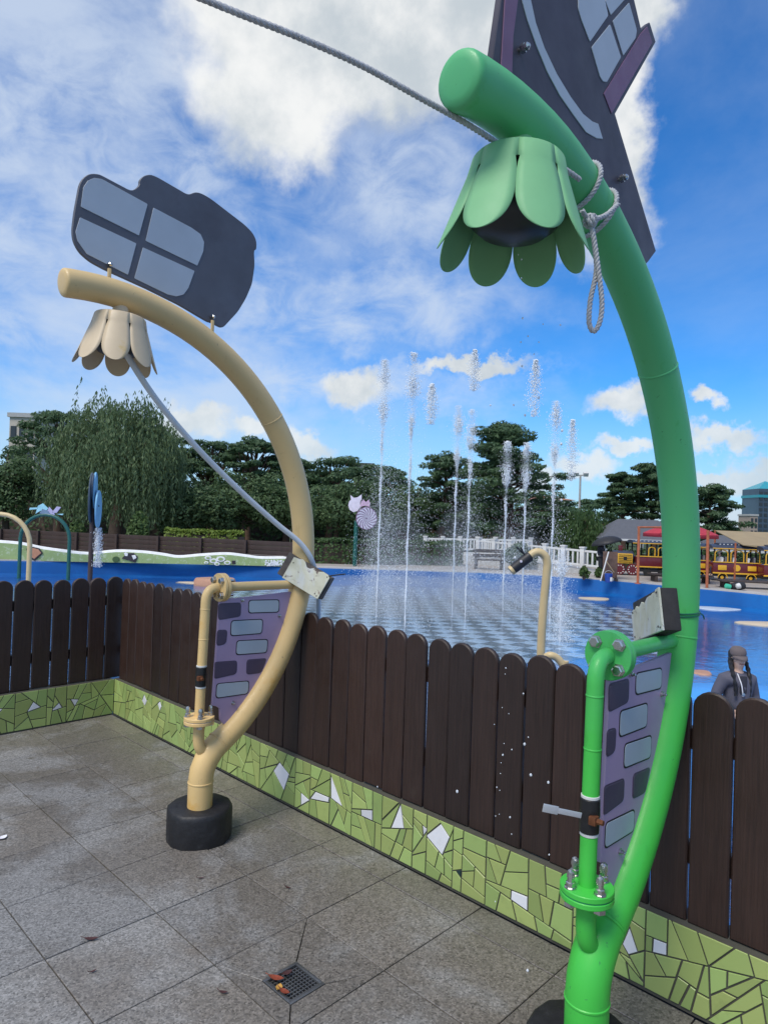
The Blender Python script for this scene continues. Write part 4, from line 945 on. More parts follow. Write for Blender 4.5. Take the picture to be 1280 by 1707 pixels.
b = MB(); f2 = p(944,1180,-.3); f2.z = ZF; b.tube(smoothpath([p(905,1099,-.25), p(916,1093,-.3), p(928,1097,-.3), p(938,1110,-.3), p(942,1128,-.3), f2], 6), [.018,.022,.027]+[.032]*28, 16); b.build('pipe', 'play_cream', e)
Pn = []; S = []
for k in range(60): t = random.random(); q = p(853,951).lerp(p(838,972), t); Pn.append(q+Vector([random.gauss(0,.012+.02*t) for _ in range(3)])); S.append(random.uniform(.002,.005))
kind(scatter('bee_spray', Pn, S, 'spray', base='tet'), 'stuff', 'thin spray from the bee head nozzle')
# ------------------------------------------------------------------ fountain jets
def jet(px, ytop, D, kind_, label, veil=1.0, spread=1.0, ybase=None):
    B = at(px, 1000, D); B.z = ZF; r0 = ray(px, 1000); top = None
    # top height from the bearing of the crest
    lo, hi = ZF, 14
    for _ in range(40):
        m = (lo+hi)/2; v = Vector((B.x, B.y, m))-EYE; py = 853.5-FPX*v.dot(CU)/v.dot(CF)
        if py > ytop: lo = m
        else: hi = m
    H = lo-ZF; rs = np.random.default_rng(int(px*7))
    e = empty('fountain_jet', B, label, 'fountain', 'water jets of the fountain')
    if kind_ == 'full':
        n = int(5200*H/6.5); t = rs.random(n); t = np.where(rs.random(n) < .35, 1-rs.random(n)**1.2*.3, t)
        w = .009+.034*t**2+.075*np.sin(math.pi*np.clip((t-.72)/.28, 0, 1))*(rs.random(n)**.5)
        z = ZF+H*t; X = B.x+rs.normal(0, 1, n)*w+.008*np.sin(z*5); Y = B.y+rs.normal(0, 1, n)*w+.008*np.cos(z*4)
        S = rs.uniform(.006,.0165,n)*(.7+.3*np.sin(z*6.1+px)); gaps = np.sin(z*3.3+px)+np.sin(z*7.7+2*px) > -1.2+.9*(1-t); S = np.where(gaps, S, S*.72)
        scatter('column', np.c_[X,Y,z], S, 'spray', e, 'tet', 1.9)['kind'] = 'stuff'
        b = MB(); N = 24; hh = H*.62
        b.tube([Vector((B.x+.004*math.sin(k*1.7), B.y+.004*math.cos(k*2.1), ZF+hh*k/N)) for k in range(N+1)], [.0125*(1-.6*k/N)+.0012*math.sin(k*3.3) for k in range(N+1)], 6); b.build('stream', 'spray', e)
        n = int(6500*veil*H/6.5); t = np.abs(rs.normal(0,.33,n)); w = (.16+.30*np.exp(-t*1.5))*spread
        X = B.x+.12*spread+rs.normal(0,1,n)*w; Y = B.y+rs.normal(0,1,n)*w; z = ZF+.05+H*.9*np.minimum(t, 1.05)
        scatter('droplets', np.c_[X,Y,z], rs.uniform(.004,.0125,n)*rs.random(n)**.4, 'spray', e, 'tet', 1.3)['kind'] = 'stuff'
    else:
        L = kind_; n = 1700; t = rs.random(n)**1.6; z = ZF+H-L*t; w = (.025+.075*np.sin(math.pi*np.clip(.15+.85*(1-t),0,1)))
        scatter('burst', np.c_[B.x+rs.normal(0,1,n)*w, B.y+rs.normal(0,1,n)*w, z], rs.uniform(.007,.018,n), 'spray', e, 'tet', 1.5)['kind'] = 'stuff'
jet(628, 600, 18.2, 'full', 'tall water jet just right of the snail sign', 1.8)
jet(676, 588, 16.7, 'full', 'tallest water jet, second from the snail sign', .6)
jet(708, 640, 20, 1.2, 'short burst of water in the air right of the tallest jet')
jet(754, 676, 20, 'full', 'water jet third from the snail sign', .7)
jet(778, 583, 21.5, 1.3, 'highest burst of water against the cloud above the middle jets')
jet(776, 682, 18.5, 'full', 'water jet fourth from the snail sign, close to the third', 1.1)
jet(838, 736, 20.5, 'full', 'bushy low water jet in front of the tall pine', 1.2, .8)
jet(870, 738, 20.8, 'full', 'bushy low water jet just left of the bee cane', 1.2, .8)
jet(880, 600, 19, 1.6, 'burst of grey droplets high above the tall pine')
jet(917, 668, 18.2, 'full', 'thin water jet directly behind the bee cane', .7, .6)
jet(945, 700, 21, 1.9, 'thin burst of water left of the lamp post')
jet(935, 916, 15.2, 'full', 'lowest water jet right of the bee cane', 1.5, .35)
# ------------------------------------------------------------------ vegetation
def leafmat(name, c0, c1, tr=.38):
    m = bpy.data.materials.new(name); m.use_nodes = True; T = NT(m.node_tree); T.n.clear(); out = T.n.new('ShaderNodeOutputMaterial')
    g = T.n.new('ShaderNodeNewGeometry'); n = T.noise(g.outputs['Position'], .9, 4, .6)
    r = T.math('ADD', T.math('MULTIPLY', g.outputs['Random Per Island'], .5), T.math('MULTIPLY', n, .6))
    c = T.ramp(r, [(.25, c0), (.85, c1)])
    d = T.n.new('ShaderNodeBsdfPrincipled'); T.put(d.inputs['Base Color'], c); d.inputs['Roughness'].default_value = .55; d.inputs['Specular IOR Level'].default_value = .3
    t = T.n.new('ShaderNodeBsdfTranslucent'); T.put(t.inputs['Color'], c)
    mx = T.n.new('ShaderNodeMixShader'); mx.inputs[0].default_value = tr; T.l.new(d.outputs[0], mx.inputs[1]); T.l.new(t.outputs[0], mx.inputs[2]); T.l.new(mx.outputs[0], out.inputs[0]); MATS[name] = m
leafmat('pine_needles', (.055,.105,.055), (.125,.205,.095)); leafmat('dark_leaves', (.058,.108,.048), (.135,.21,.09)); leafmat('willow_leaves', (.085,.135,.062), (.19,.265,.125))
leafmat('hedge_leaves', (.045,.090,.028), (.10,.17,.06)); leafmat('lime_leaves', (.12,.19,.03), (.24,.32,.06)); leafmat('light_leaves', (.06,.11,.03), (.12,.19,.06))
mat('bark', (.085,.06,.045), .85, var=.35, scale=6, bump=.6, bscale=12); mat('pine_bark', (.13,.075,.05), .85, var=.35, scale=5, bump=.6, bscale=10)
def leaves(P, N_, size, asp=1.6, rs=rng):
    """one bent quad per point, facing roughly N_"""
    n = len(P); s = size*rs.uniform(.6, 1.4, n)
    nn = N_ + rs.normal(0, .45, (n,3)); nn /= np.linalg.norm(nn, axis=1)[:,None]+1e-9
    a = rs.normal(0, 1, (n,3)); a -= nn*(a*nn).sum(1)[:,None]; a /= np.linalg.norm(a, axis=1)[:,None]+1e-9; b = np.cross(nn, a)
    w = (s*.5)[:,None]; l = (s*.5*asp)[:,None]
    V = np.stack([P-a*l, P+b*w*.9-nn*w*.25, P+a*l, P-b*w*.9-nn*w*.25], 1)
    return V.reshape(-1,3), (np.arange(n)*4)[:,None]+np.arange(4)[None]
def clumps(C, Rr, per, rs):
    """points on/in ellipsoid clumps"""
    n = len(C)*per; d = rs.normal(0,1,(n,3)); d /= np.linalg.norm(d, axis=1)[:,None]; r = rs.uniform(.55,1.05,n)**.6
    R = np.repeat(Rr, per, 0); P = np.repeat(C, per, 0) + d*R*r[:,None]; return P, d/np.maximum(R, .05)*R.mean()
GZ = lambda p: Vector((p.x, p.y, ZR-.02))
def limb_path(a, b_, sag, rs, n=5):
    a, b_ = Vector(a), Vector(b_); L = (b_-a).length
    return [a.lerp(b_, k/n) + Vector((rs.normal(0,.03)*L*(0<k<n), rs.normal(0,.03)*L*(0<k<n), sag*L*math.sin(math.pi*k/n))) for k in range(n+1)]
def place(px, ytop, D, zb=None):
    c = at(px, 870, D); g = Vector((c.x, c.y, ZR-.05)); return g, at(px, ytop, D).z-g.z
def shape_tree(name, label, px, ytop, D, wpx, kind_='broad', m=None, seed=0, group='trees beyond the pool', dens=1.0, bare=.3, leafsize=None):
    rs = np.random.default_rng(seed+int(px)*3+int(ytop)); g, H = place(px, ytop, D); W = wpx*D/FPX/2
    e = empty(name, g, label, 'tree', group); up = Vector((0,0,1))
    tb = MB(); lean = Vector((rs.normal(0,.05), rs.normal(0,.05), 0))*H
    ax = lambda t: g + up*(H*t) + lean*(t*t) + Vector((math.sin(t*5+seed)*.02*H*t, math.cos(t*4+seed)*.02*H*t, 0))
    r0 = .032*H if kind_ != 'pine' else .026*H
    tp = [ax(t) for t in np.linspace(0, .88, 10)]; tb.tube(tp, [r0*(1.25-1.1*t) for t in np.linspace(0, .95, 10)], 9)
    C = []; Rr = []
    if kind_ == 'pine':
        n = int(40*dens)
        for k in range(n):
            t = bare + (1-bare)*((k+rs.random())/n); env = W*(math.sin(math.pi*min(1, .30+.70*(t-bare)/(1-bare)*.94))**.62)*rs.uniform(.78,1.12)
            a = k*2.4+rs.normal(0,.5); r = env*rs.uniform(.35,1.0); s_ = ax(t*.93); tip = s_ + Vector((math.cos(a)*r, math.sin(a)*r, H*.03*rs.uniform(0,1.6)))
            tb.tube(limb_path(ax(t*.93-.05), tip, .04, rs), [r0*.34*(1-.15*q) for q in range(6)], 5)
            rad = W*rs.uniform(.17,.30); C.append(tip); Rr.append((rad, rad, rad*.30))
            q = s_.lerp(tip, .55); C.append(q+Vector((0,0,.02*H))); Rr.append((rad*.85, rad*.85, rad*.28))
        C.append(ax(.95)); Rr.append((W*.24, W*.24, W*.15)); C.append(ax(.90)+Vector((W*.34,W*.2,0))); Rr.append((W*.22, W*.22, W*.10)); C.append(ax(.93)-Vector((W*.3,W*.25,0))); Rr.append((W*.2, W*.2, W*.09))
        per = int(150*dens); ls = leafsize or .095; asp = 3.0
    elif kind_ == 'umbrella':
        n = int(46*dens)
        for k in range(n):
            a = k*2.4; q = math.sqrt((k+.5)/n); r = W*q*rs.uniform(.85,1.05); t = 1-.30*q**2.2 - rs.uniform(0,.10) - (.16 if rs.random() < .3 else 0)
            tip = Vector((g.x+lean.x+math.cos(a)*r, g.y+lean.y+math.sin(a)*r, g.z+H*t-.25)); tb.tube(limb_path(ax(max(.35, t-.35)), tip, .03, rs), [r0*.34*(1-.15*q_) for q_ in range(6)], 5)
            rad = W*rs.uniform(.17,.28); C.append(tip); Rr.append((rad, rad, rad*.36))
        per = int(200*dens); ls = leafsize or .11; asp = 2.4
    elif kind_ == 'broad':
        n = int(46*dens)
        for k in range(n):
            d = rs.normal(0,1,3); d /= np.linalg.norm(d); r = rs.uniform(.35,.95); h0 = bare+(1-bare)/2
            tip = Vector((g.x+lean.x+d[0]*W*r, g.y+lean.y+d[1]*W*r, g.z+H*(h0+d[2]*(1-bare)/2*r*.92))); tb.tube(limb_path(ax(max(bare*.8, min(.8, h0+d[2]*.2-.1))), tip, .02, rs), [r0*.3*(1-.15*q_) for q_ in range(6)], 5)
            rad = W*rs.uniform(.22,.36); C.append(tip); Rr.append((rad, rad, rad*.72))
        per = int(200*dens); ls = leafsize or .12; asp = 1.6
    P, N_ = clumps(np.array([tuple(c) for c in C]), np.array(Rr), per, rs)
    N_ = N_/np.linalg.norm(N_, axis=1)[:,None]; N_[:,2] += .35
    V, F = leaves(P, N_, ls, asp, rs); tb.build('trunk', 'pine_bark' if kind_ in ('pine','umbrella') else 'bark', e)
    fast('crown', V, F, m or ('pine_needles' if kind_ in ('pine','umbrella') else 'dark_leaves'), e)
    return e
def willow(label, px, ytop, D, wpx, seed=0, drop=.72, m='willow_leaves', strands=900):
    rs = np.random.default_rng(seed); g, H = place(px, ytop, D); W = wpx*D/FPX/2; e = empty('willow_tree', g, label, 'tree', 'trees beyond the pool'); tb = MB()
    top = g+Vector((0,0,H*.62)); tb.tube([g, g+Vector((.1,.05,H*.25)), top], [.045*H,.036*H,.022*H], 10)
    P = []; N_ = []
    ends = []
    for k in range(34):
        a = rs.uniform(0,6.28); q = math.sqrt(rs.random()); hh = H*(.97-.42*q**1.9)*rs.uniform(.9,1.02); tip = g+Vector((math.cos(a)*W*.86*q, math.sin(a)*W*.86*q, hh))
        tb.tube(limb_path(g+Vector((0,0,H*rs.uniform(.35,.6))), tip, .10, rs), [.012*H*(1-.16*i) for i in range(6)], 5); ends.append(tip)
    for k in range(strands):
        t0 = ends[rs.integers(len(ends))]; s_ = Vector(t0)+Vector((rs.normal(0,.13)*W, rs.normal(0,.13)*W, rs.normal(0,.05)*H)); L = (s_.z-g.z)*drop*rs.uniform(.35,1.08); out = Vector((s_.x-g.x, s_.y-g.y, 0)); out = out.normalized()*rs.uniform(.04,.16)*L if out.length > .01 else Vector()
        n = max(6, int(L/.11)); sw = rs.normal(0,.05,2)
        for i in range(n):
            u = i/n; c = s_ + out*(u**.6) + Vector((sw[0]*u*L*.6, sw[1]*u*L*.6, .10*L*math.sin(min(1,u*3)*math.pi)*.4-L*u**1.15)); P.append(c); N_.append((rs.normal(), rs.normal(), .3))
    P = np.array([tuple(p) for p in P]); n = len(P); rsn = rs
    s = rs.uniform(.07,.16,n); h = rs.normal(0,1,(n,2)); h /= np.linalg.norm(h,axis=1)[:,None]; b = np.c_[h, rs.normal(0,.2,n)]; d = np.c_[rs.normal(0,.30,(n,2)), -np.ones(n)]
    Pj = P + rs.normal(0,.05,(n,3))
    V = np.stack([Pj, Pj+b*(s*.30)[:,None]+d*(s*.8)[:,None], Pj+d*(s*1.8)[:,None], Pj-b*(s*.30)[:,None]+d*(s*.8)[:,None]], 1).reshape(-1,3); F = (np.arange(n)*4)[:,None]+np.arange(4)[None]
    tb.build('trunk', 'bark', e); fast('crown', V, F, m, e); return e
def hedge(label, pts, h, w, m, name='hedge', per=520, ls=.10, zb=None, top_var=.06, cat='hedge'):
    e = empty(name, pts[0], label, cat, None); Q = smoothpath(pts, 4) if len(pts) > 2 else [Vector(p) for p in pts]; P = []; N_ = []; rs = np.random.default_rng(len(label)); z0 = ZR if zb is None else zb
    core = MB()
    for a, c in zip(Q, Q[1:]):
        L = (c-a).length; d = (c-a).normalized(); nn = Vector((-d.y, d.x, 0)); n = int(per*L)
        core.box(((a.x+c.x)/2, (a.y+c.y)/2, z0+h*.42), (L+.05, w*.66, h*.84), rot_z(math.atan2(d.y, d.x)))
        for k in range(n):
            f = rs.random(); u = rs.random()
            if f < .4: o_, z, nv = w/2*rs.choice((-1,1)), u*h, None
            else: o_, z, nv = (u-.5)*w, h, 1
            s_ = a.lerp(c, rs.random()); bumpy = .05*math.sin(s_.x*3.1+s_.y*2.3)+rs.normal(0,.03)
            P.append((s_.x+nn.x*(o_*(1+bumpy)), s_.y+nn.y*(o_*(1+bumpy)), z0+z+rs.normal(0,top_var)*.5+bumpy*.6)); N_.append((nn.x*np.sign(o_)*(nv is None), nn.y*np.sign(o_)*(nv is None), .9 if nv else .2))
    V, F = leaves(np.array(P), np.array(N_, float), ls, 1.5, rs); core.build('branches', 'bark', e, None); fast('foliage', V, F, m, e); return e
# back row
T = shape_tree
T('pine_tree', 'dark rounded pine behind the left shoulder of the willow', 98, 676, 44, 165, 'umbrella', seed=1)
T('pine_tree', 'dark pine crown between the willow and the white hose', 285, 708, 46, 120, 'umbrella', seed=2)
T('pine_tree', 'flat crowned pine right of the willow under the white hose', 352, 722, 47, 130, 'umbrella', seed=3)
T('pine_tree', 'flat crowned pine left of the cream pipe above the tree line', 412, 718, 46, 120, 'umbrella', seed=4)
T('pine_tree', 'dark pine behind the cream pipe', 478, 745, 48, 140, 'umbrella', seed=5)
T('pine_tree', 'pine just right of the cream pipe', 548, 752, 48, 150, 'umbrella', seed=6)
T('pine_tree', 'pine behind the tall fountain jets', 632, 768, 50, 150, 'umbrella', seed=7)
# front broadleaf row
T('shade_tree', 'dark leafy tree at the far left edge', 10, 735, 38, 150, 'broad', seed=8, bare=.12)
T('shade_tree', 'leafy tree below the hose right of the willow', 325, 792, 39, 150, 'broad', seed=9, bare=.15)
T('shade_tree', 'broad leafy tree above the yellow hedge', 405, 782, 40, 150, 'broad', seed=10, bare=.15)
T('shade_tree', 'leafy tree right behind the cream pipe', 490, 790, 40, 160, 'broad', seed=11, bare=.15)
T('shade_tree', 'leafy tree left of the snail sign', 560, 790, 40, 150, 'broad', seed=12, bare=.15)
T('shade_tree', 'leafy tree behind the snail sign', 625, 800, 41, 140, 'broad', seed=13, bare=.15)
T('shade_tree', 'leafy tree behind the two tallest jets', 690, 805, 43, 120, 'broad', seed=14, bare=.2)
T('shade_tree', 'dark leafy tree behind the white bridge railing', 775, 800, 44, 130, 'broad', seed=15, bare=.2)
T('shade_tree', 'leafy tree low behind the bushy jets', 905, 832, 42, 110, 'broad', seed=16, bare=.1)
willow('big weeping willow at the left with hanging branches', 192, 646, 37, 225, 3, strands=2200)
T('pine_tree', 'bushy pine left of the tall pine behind the jets', 737, 752, 42, 130, 'pine', seed=17, bare=.12, dens=1.15)
T('pine_tree', 'tall ragged pine rising behind the middle jets', 850, 704, 38, 185, 'pine', seed=18, bare=.22, dens=1.5)
# right side
willow('rounded drooping tree at the right end of the white railing', 965, 846, 36, 110, 6, .9, 'hedge_leaves', 700)
T('pine_tree', 'spreading pine below the lamp post', 985, 828, 58, 120, 'umbrella', seed=19, dens=.8)
T('pine_tree', 'slim pine left of the green arch', 1040, 784, 43, 85, 'pine', seed=20, bare=.5)
T('pine_tree', 'tall pine half hidden by the green arch', 1092, 770, 43, 95, 'pine', seed=21, bare=.45)
T('pine_tree', 'broad pine right of the green arch', 1178, 806, 41, 110, 'pine', seed=22, bare=.3)
for i, (px, yt, D, w, lab) in enumerate(((1000,868,75,60,'small far tree behind the dark tent roof'),(1110,862,85,90,'far green tree behind the red parasol'),(1048,872,80,60,'far round tree left of the utility pole'),(1215,878,90,60,'far low tree behind the beige awning'))):
    T('shade_tree', lab, px, yt, D, w, 'broad', 'light_leaves', seed=30+i, bare=.1, dens=.6, leafsize=.3)
# shrubs and hedges
def shrub(label, px, yt, D, w, m, seed, per=190):
    rs = np.random.default_rng(seed); g, H = place(px, yt, D); W = w*D/FPX/2; e = empty('shrub', g, label, 'shrub', 'shrubs round the pool'); b = MB(); C = []; Rr = []
    for k in range(9):
        a = k*2.4; q = math.sqrt(k/9); tip = g+Vector((math.cos(a)*W*.65*q, math.sin(a)*W*.65*q, H*(.78-.4*q*q))); b.tube(limb_path(g, tip, 0, rs), [.02]*6, 5); C.append(tuple(tip)); Rr.append((W*.42, W*.42, H*.25))
    P, N_ = clumps(np.array(C), np.array(Rr), per, rs); V, F = leaves(P, N_, .11, 1.6, rs); b.build('stems', 'bark', e); fast('foliage', V, F, m, e)
shrub('round light green shrub under the willow', 232, 852, 31.5, 42, 'light_leaves', 1)
shrub('bright green shrub seen under the green hoop', 128, 866, 33, 34, 'light_leaves', 2)
shrub('small sparse shrub on the paving right of the bridge', 976, 944, 26.5, 19, 'light_leaves', 3, 22)
shrub('small dark shrub beside the sign board', 1001, 946, 26.8, 15, 'light_leaves', 4, 22)
shrub('leafy shrub behind the bench under the railing', 868, 905, 31, 60, 'hedge_leaves', 5)
def gp(px, py): p = gz(px, py, ZR); return Vector((p.x, p.y, ZR))
def gd(px, D): p = at(px, 900, D); return Vector((p.x, p.y, ZR))
hedge('clipped green hedge behind the snail sign and jets', [gd(500,30.2), gd(600,30.6), gd(700,31.5), gd(768,32)], 1.05, .9, 'hedge_leaves', per=650)
hedge('yellow green hedge top showing above the board fence', [gd(280,31.6), gd(340,31.2), gd(402,30.8)], 1.22, .8, 'lime_leaves', per=700)
hedge('tall dark thicket under the trees at the left', [gd(-60,47), gd(120,47), gd(300,48), gd(480,49)], 3.1, 1.6, 'dark_leaves', 'thicket', 240, .2, top_var=.5)
hedge('tall dark thicket under the trees behind the jets', [gd(485,50), gd(640,51), gd(800,50), gd(960,50)], 3.0, 1.6, 'dark_leaves', 'thicket', 240, .2, top_var=.5)
hedge('dark hedge behind the train', [gd(1030,33.5), gd(1150,34), gd(1320,35)], .9, .8, 'hedge_leaves', per=350)
# ------------------------------------------------------------------ far things
mat('rail_white', (.62,.62,.60), .6, var=.06, scale=3); mat('stone_grey', (.42,.42,.41), .8, var=.12, bump=.2); mat('dark_wood', (.05,.035,.03), .7, var=.3, bump=.2)
def railing(label, A, B, h, nb, per):
    """A,B ground ends; posts with balusters between"""
    e = empty('balustrade', A, label, 'railing', 'white bridge railings'); d = B-A; L = d.length; dn = d.normalized(); a = math.atan2(d.y, d.x); R = rot_z(a)
    po = MB(); po.bbox((0,0,h*.5), (.20,.20,h*1.02), .02, R); po.bbox((0,0,h*1.05), (.25,.25,.07), .015, R); pm = po.mesh('post', 30); seg = L/nb
    Rt = R @ Matrix.Rotation(-math.atan2(d.z, math.hypot(d.x, d.y)), 3, 'Y')
    rl = MB(); rl.bbox((0,0,0), (seg-.20,.10,.09), .012, Rt); rm = rl.mesh('rail', 30); bl = MB(); bl.bbox((0,0,0), (.075,.07,h*.62), .01, R); bmm = bl.mesh('baluster', 30)
    for i in range(nb+1): obj('post', pm, 'rail_white', e, A+d*(i/nb))
    for i in range(nb):
        c = A+d*((i+.5)/nb); obj('rail', rm, 'rail_white', e, c+Vector((0,0,h*.88))); obj('rail', rm, 'rail_white', e, c+Vector((0,0,h*.16)))
        for k in range(per): q = A+d*((i+(k+1)/(per+1))/nb); obj('baluster', bmm, 'rail_white', e, q+Vector((0,0,h*.52)))
def pz(px, py, D): return at(px, py, D)
A1, B1 = pz(708,918,36), pz(884,921,35.5); A2, B2 = pz(797,927,33), pz(1004,951,28.5)
railing('farther white bridge railing behind the jets', A1, B1, .72, 6, 4); railing('nearer white bridge railing curving down to the plaza', A2, B2, .84, 7, 3)
b = MB(); up = Vector((0,0,1)); dk = [A1, B1, pz(1030,945,31), B2, A2, pz(720,930,34)]
b.add([v+Vector((0,0,-.04)) for v in (A1,B1,A2,B2)] + [Vector((v.x,v.y,ZR-.1)) for v in (A1,B1,A2,B2)], [(0,1,3,2),(2,3,7,6),(0,2,6,4),(1,0,4,5),(3,1,5,7)])
kind(b.build('bridge', 'stone_grey', None, None), 'structure')
def slat_bench(name, label, P, W, dp, h, rz, back=False, group='benches by the pool', slats=3):
    e = empty(name, P, label, 'bench', group); R = rot_z(rz); g = dp/slats
    for k in range(slats):
        b = MB(); b.bbox(P+R@Vector((0, -dp/2+g*(k+.5), h)), (W, g-.02, .05), .008, R); b.build('slat', 'dark_wood', e)
    for s_ in (-1, 1):
        b = MB(); b.bbox(P+R@Vector((s_*W*.42, 0, h/2-.02)), (.10, dp*.9, h-.03), .01, R); b.build('leg', 'dark_wood', e)
    if back:
        for k in range(2): b = MB(); b.bbox(P+R@Vector((0, dp/2, h+.18+.2*k)), (W, .04, .15), .008, R); b.build('back_slat', 'dark_wood', e)
        for s_ in (-1, 1): b = MB(); b.bbox(P+R@Vector((s_*W*.42, dp/2-.05, h+.15)), (.06, .05, .5), .008, R); b.build('back_post', 'dark_wood', e)
    return e
CZ = math.atan2(CR.y, CR.x)
slat_bench('garden_bench', 'dark wooden bench in front of the white railing', gd(816,29.9), 1.35, .5, .42, CZ, True)
slat_bench('platform_bench', 'long dark platform bench at the right pool edge', gd(1275,24.6), 3.2, .8, .25, CZ-.10, slats=5); slat_bench('platform_bench', 'dark platform bench left of the orange post', gd(1135,26.4), 2.3, .7, .28, CZ-.10, slats=4)
# ---- tourist train
mat('train_maroon', (.13,.012,.018), .35, coat=.4, var=.06); mat('train_yellow', (.75,.42,.03), .4, var=.06); mat('train_navy', (.035,.045,.075), .45, var=.1); mat('train_black', (.015,.015,.016), .5); mat('seat_grey', (.2,.2,.22), .7)
mat('tyre', (.015,.015,.015), .8)
def train_car(label, px, D, L=1.85, H=1.62, engine=False):
    p0 = gd(px, D); rz = CZ-.13; R = rot_z(rz); W = 1.0; e = empty('train_car', p0, label, 'train car', 'cars of the toy train'); w = lambda x, y, z: p0+R@Vector((x,y,z))
    def bx(name, c, s, m, par_=e, bev=.012): b = MB(); b.bbox(w(*c), s, bev, R); return b.build(name, m, par_)
    bx('chassis', (0,0,.24), (L,W*.9,.10), 'train_black'); body = bx('body', (0,0,.53), (L,W,.46), 'train_maroon')
    bx('skirt_trim', (0,-W/2-.012,.325), (L+.04,.03,.06), 'train_yellow', body); bx('waist_trim', (0,-W/2-.012,.775), (L+.04,.03,.04), 'train_yellow', body)
    for x, ww in ((-L*.31,L*.18),(L*.31,L*.18)): bx('yellow_panel', (x,-W/2-.008,.55), (ww,.02,.20), 'train_yellow', body, .008)
    b = MB(); b.lathe([(.135,0),(.13,.018)], w(0,-W/2,.55), R@Vector((0,-1,0)), 20); b.build('yellow_disc', 'train_yellow', body)
    for x in (-L/2+.05, -L/6, L/6, L/2-.05):
        for y in (-W/2+.04, W/2-.04): bx('pillar', (x,y,1.04), (.06,.05,.56), 'train_black')
    for i in range(3):
        xc = (-L/3, 0, L/3)[i]; hw = L/6-.06; pts = [w(xc-hw,-W/2+.0,.80), w(xc-hw,-W/2,1.12)] + [w(xc-hw*math.cos(g), -W/2, 1.12+.16*math.sin(g)) for g in [math.pi*k/10 for k in range(11)]] + [w(xc+hw,-W/2,1.12), w(xc+hw,-W/2,.80)]
        b = MB(); b.tube(pts, .022, 6); b.build('window_frame', 'train_yellow', e)
    b = MB(); prof = []
    for k in range(9): g = math.pi*k/8; prof.append((-math.cos(g)*W*.56, 1.33+.16*math.sin(g)**.7))
    b.prism([w(-L/2-.06, y, z) for y, z in prof], R@Vector((L+.12,0,0)), .01); rf = b.build('roof', 'train_navy', e, 30)
    bx('eave_trim', (0,-W*.56-.004,1.335), (L+.10,.03,.035), 'train_yellow', rf); cl = bx('clerestory', (0,0,1.50), (L*.72,W*.5,.10), 'train_navy', rf)
    for k in range(9): bx('roof_light', (-L*.32+L*.64*k/8, -W*.25-.005, 1.50), (.06,.02,.035), 'rail_white', rf, .004)
    for x in (-L*.30, L*.30):
        b = MB(); b.lathe([(.14,-.05),(.15,-.03),(.15,.03),(.14,.05)], w(x,-W*.40,.15), R@Vector((0,1,0)), 16); wh = b.build('wheel', 'tyre', e)
        b = MB(); b.lathe([(.07,.051),(.06,.06)], w(x,-W*.40,.15), R@Vector((0,-1,0)), 12); b.build('hub', 'train_yellow', wh)
        b = MB(); b.tube([w(x-.19*math.cos(g), -W/2-.01, .13+.19*math.sin(g)) for g in [math.pi*k/10 for k in range(11)]], .018, 6); b.build('wheel_arch', 'train_yellow', e)
        bx('bench_seat', (x,0,.62), (.35,W*.8,.1), 'seat_grey'); bx('bench_back', (x+.16,0,.82), (.06,W*.8,.36), 'seat_grey')
    return e, w
train_car('maroon and yellow train car right of the green arch', 1222, 28.2); e1 = train_car('train car cut off by the right picture edge', 1307, 27.3)
train_car('maroon train car mostly hidden behind the green arch', 1140, 29.2)
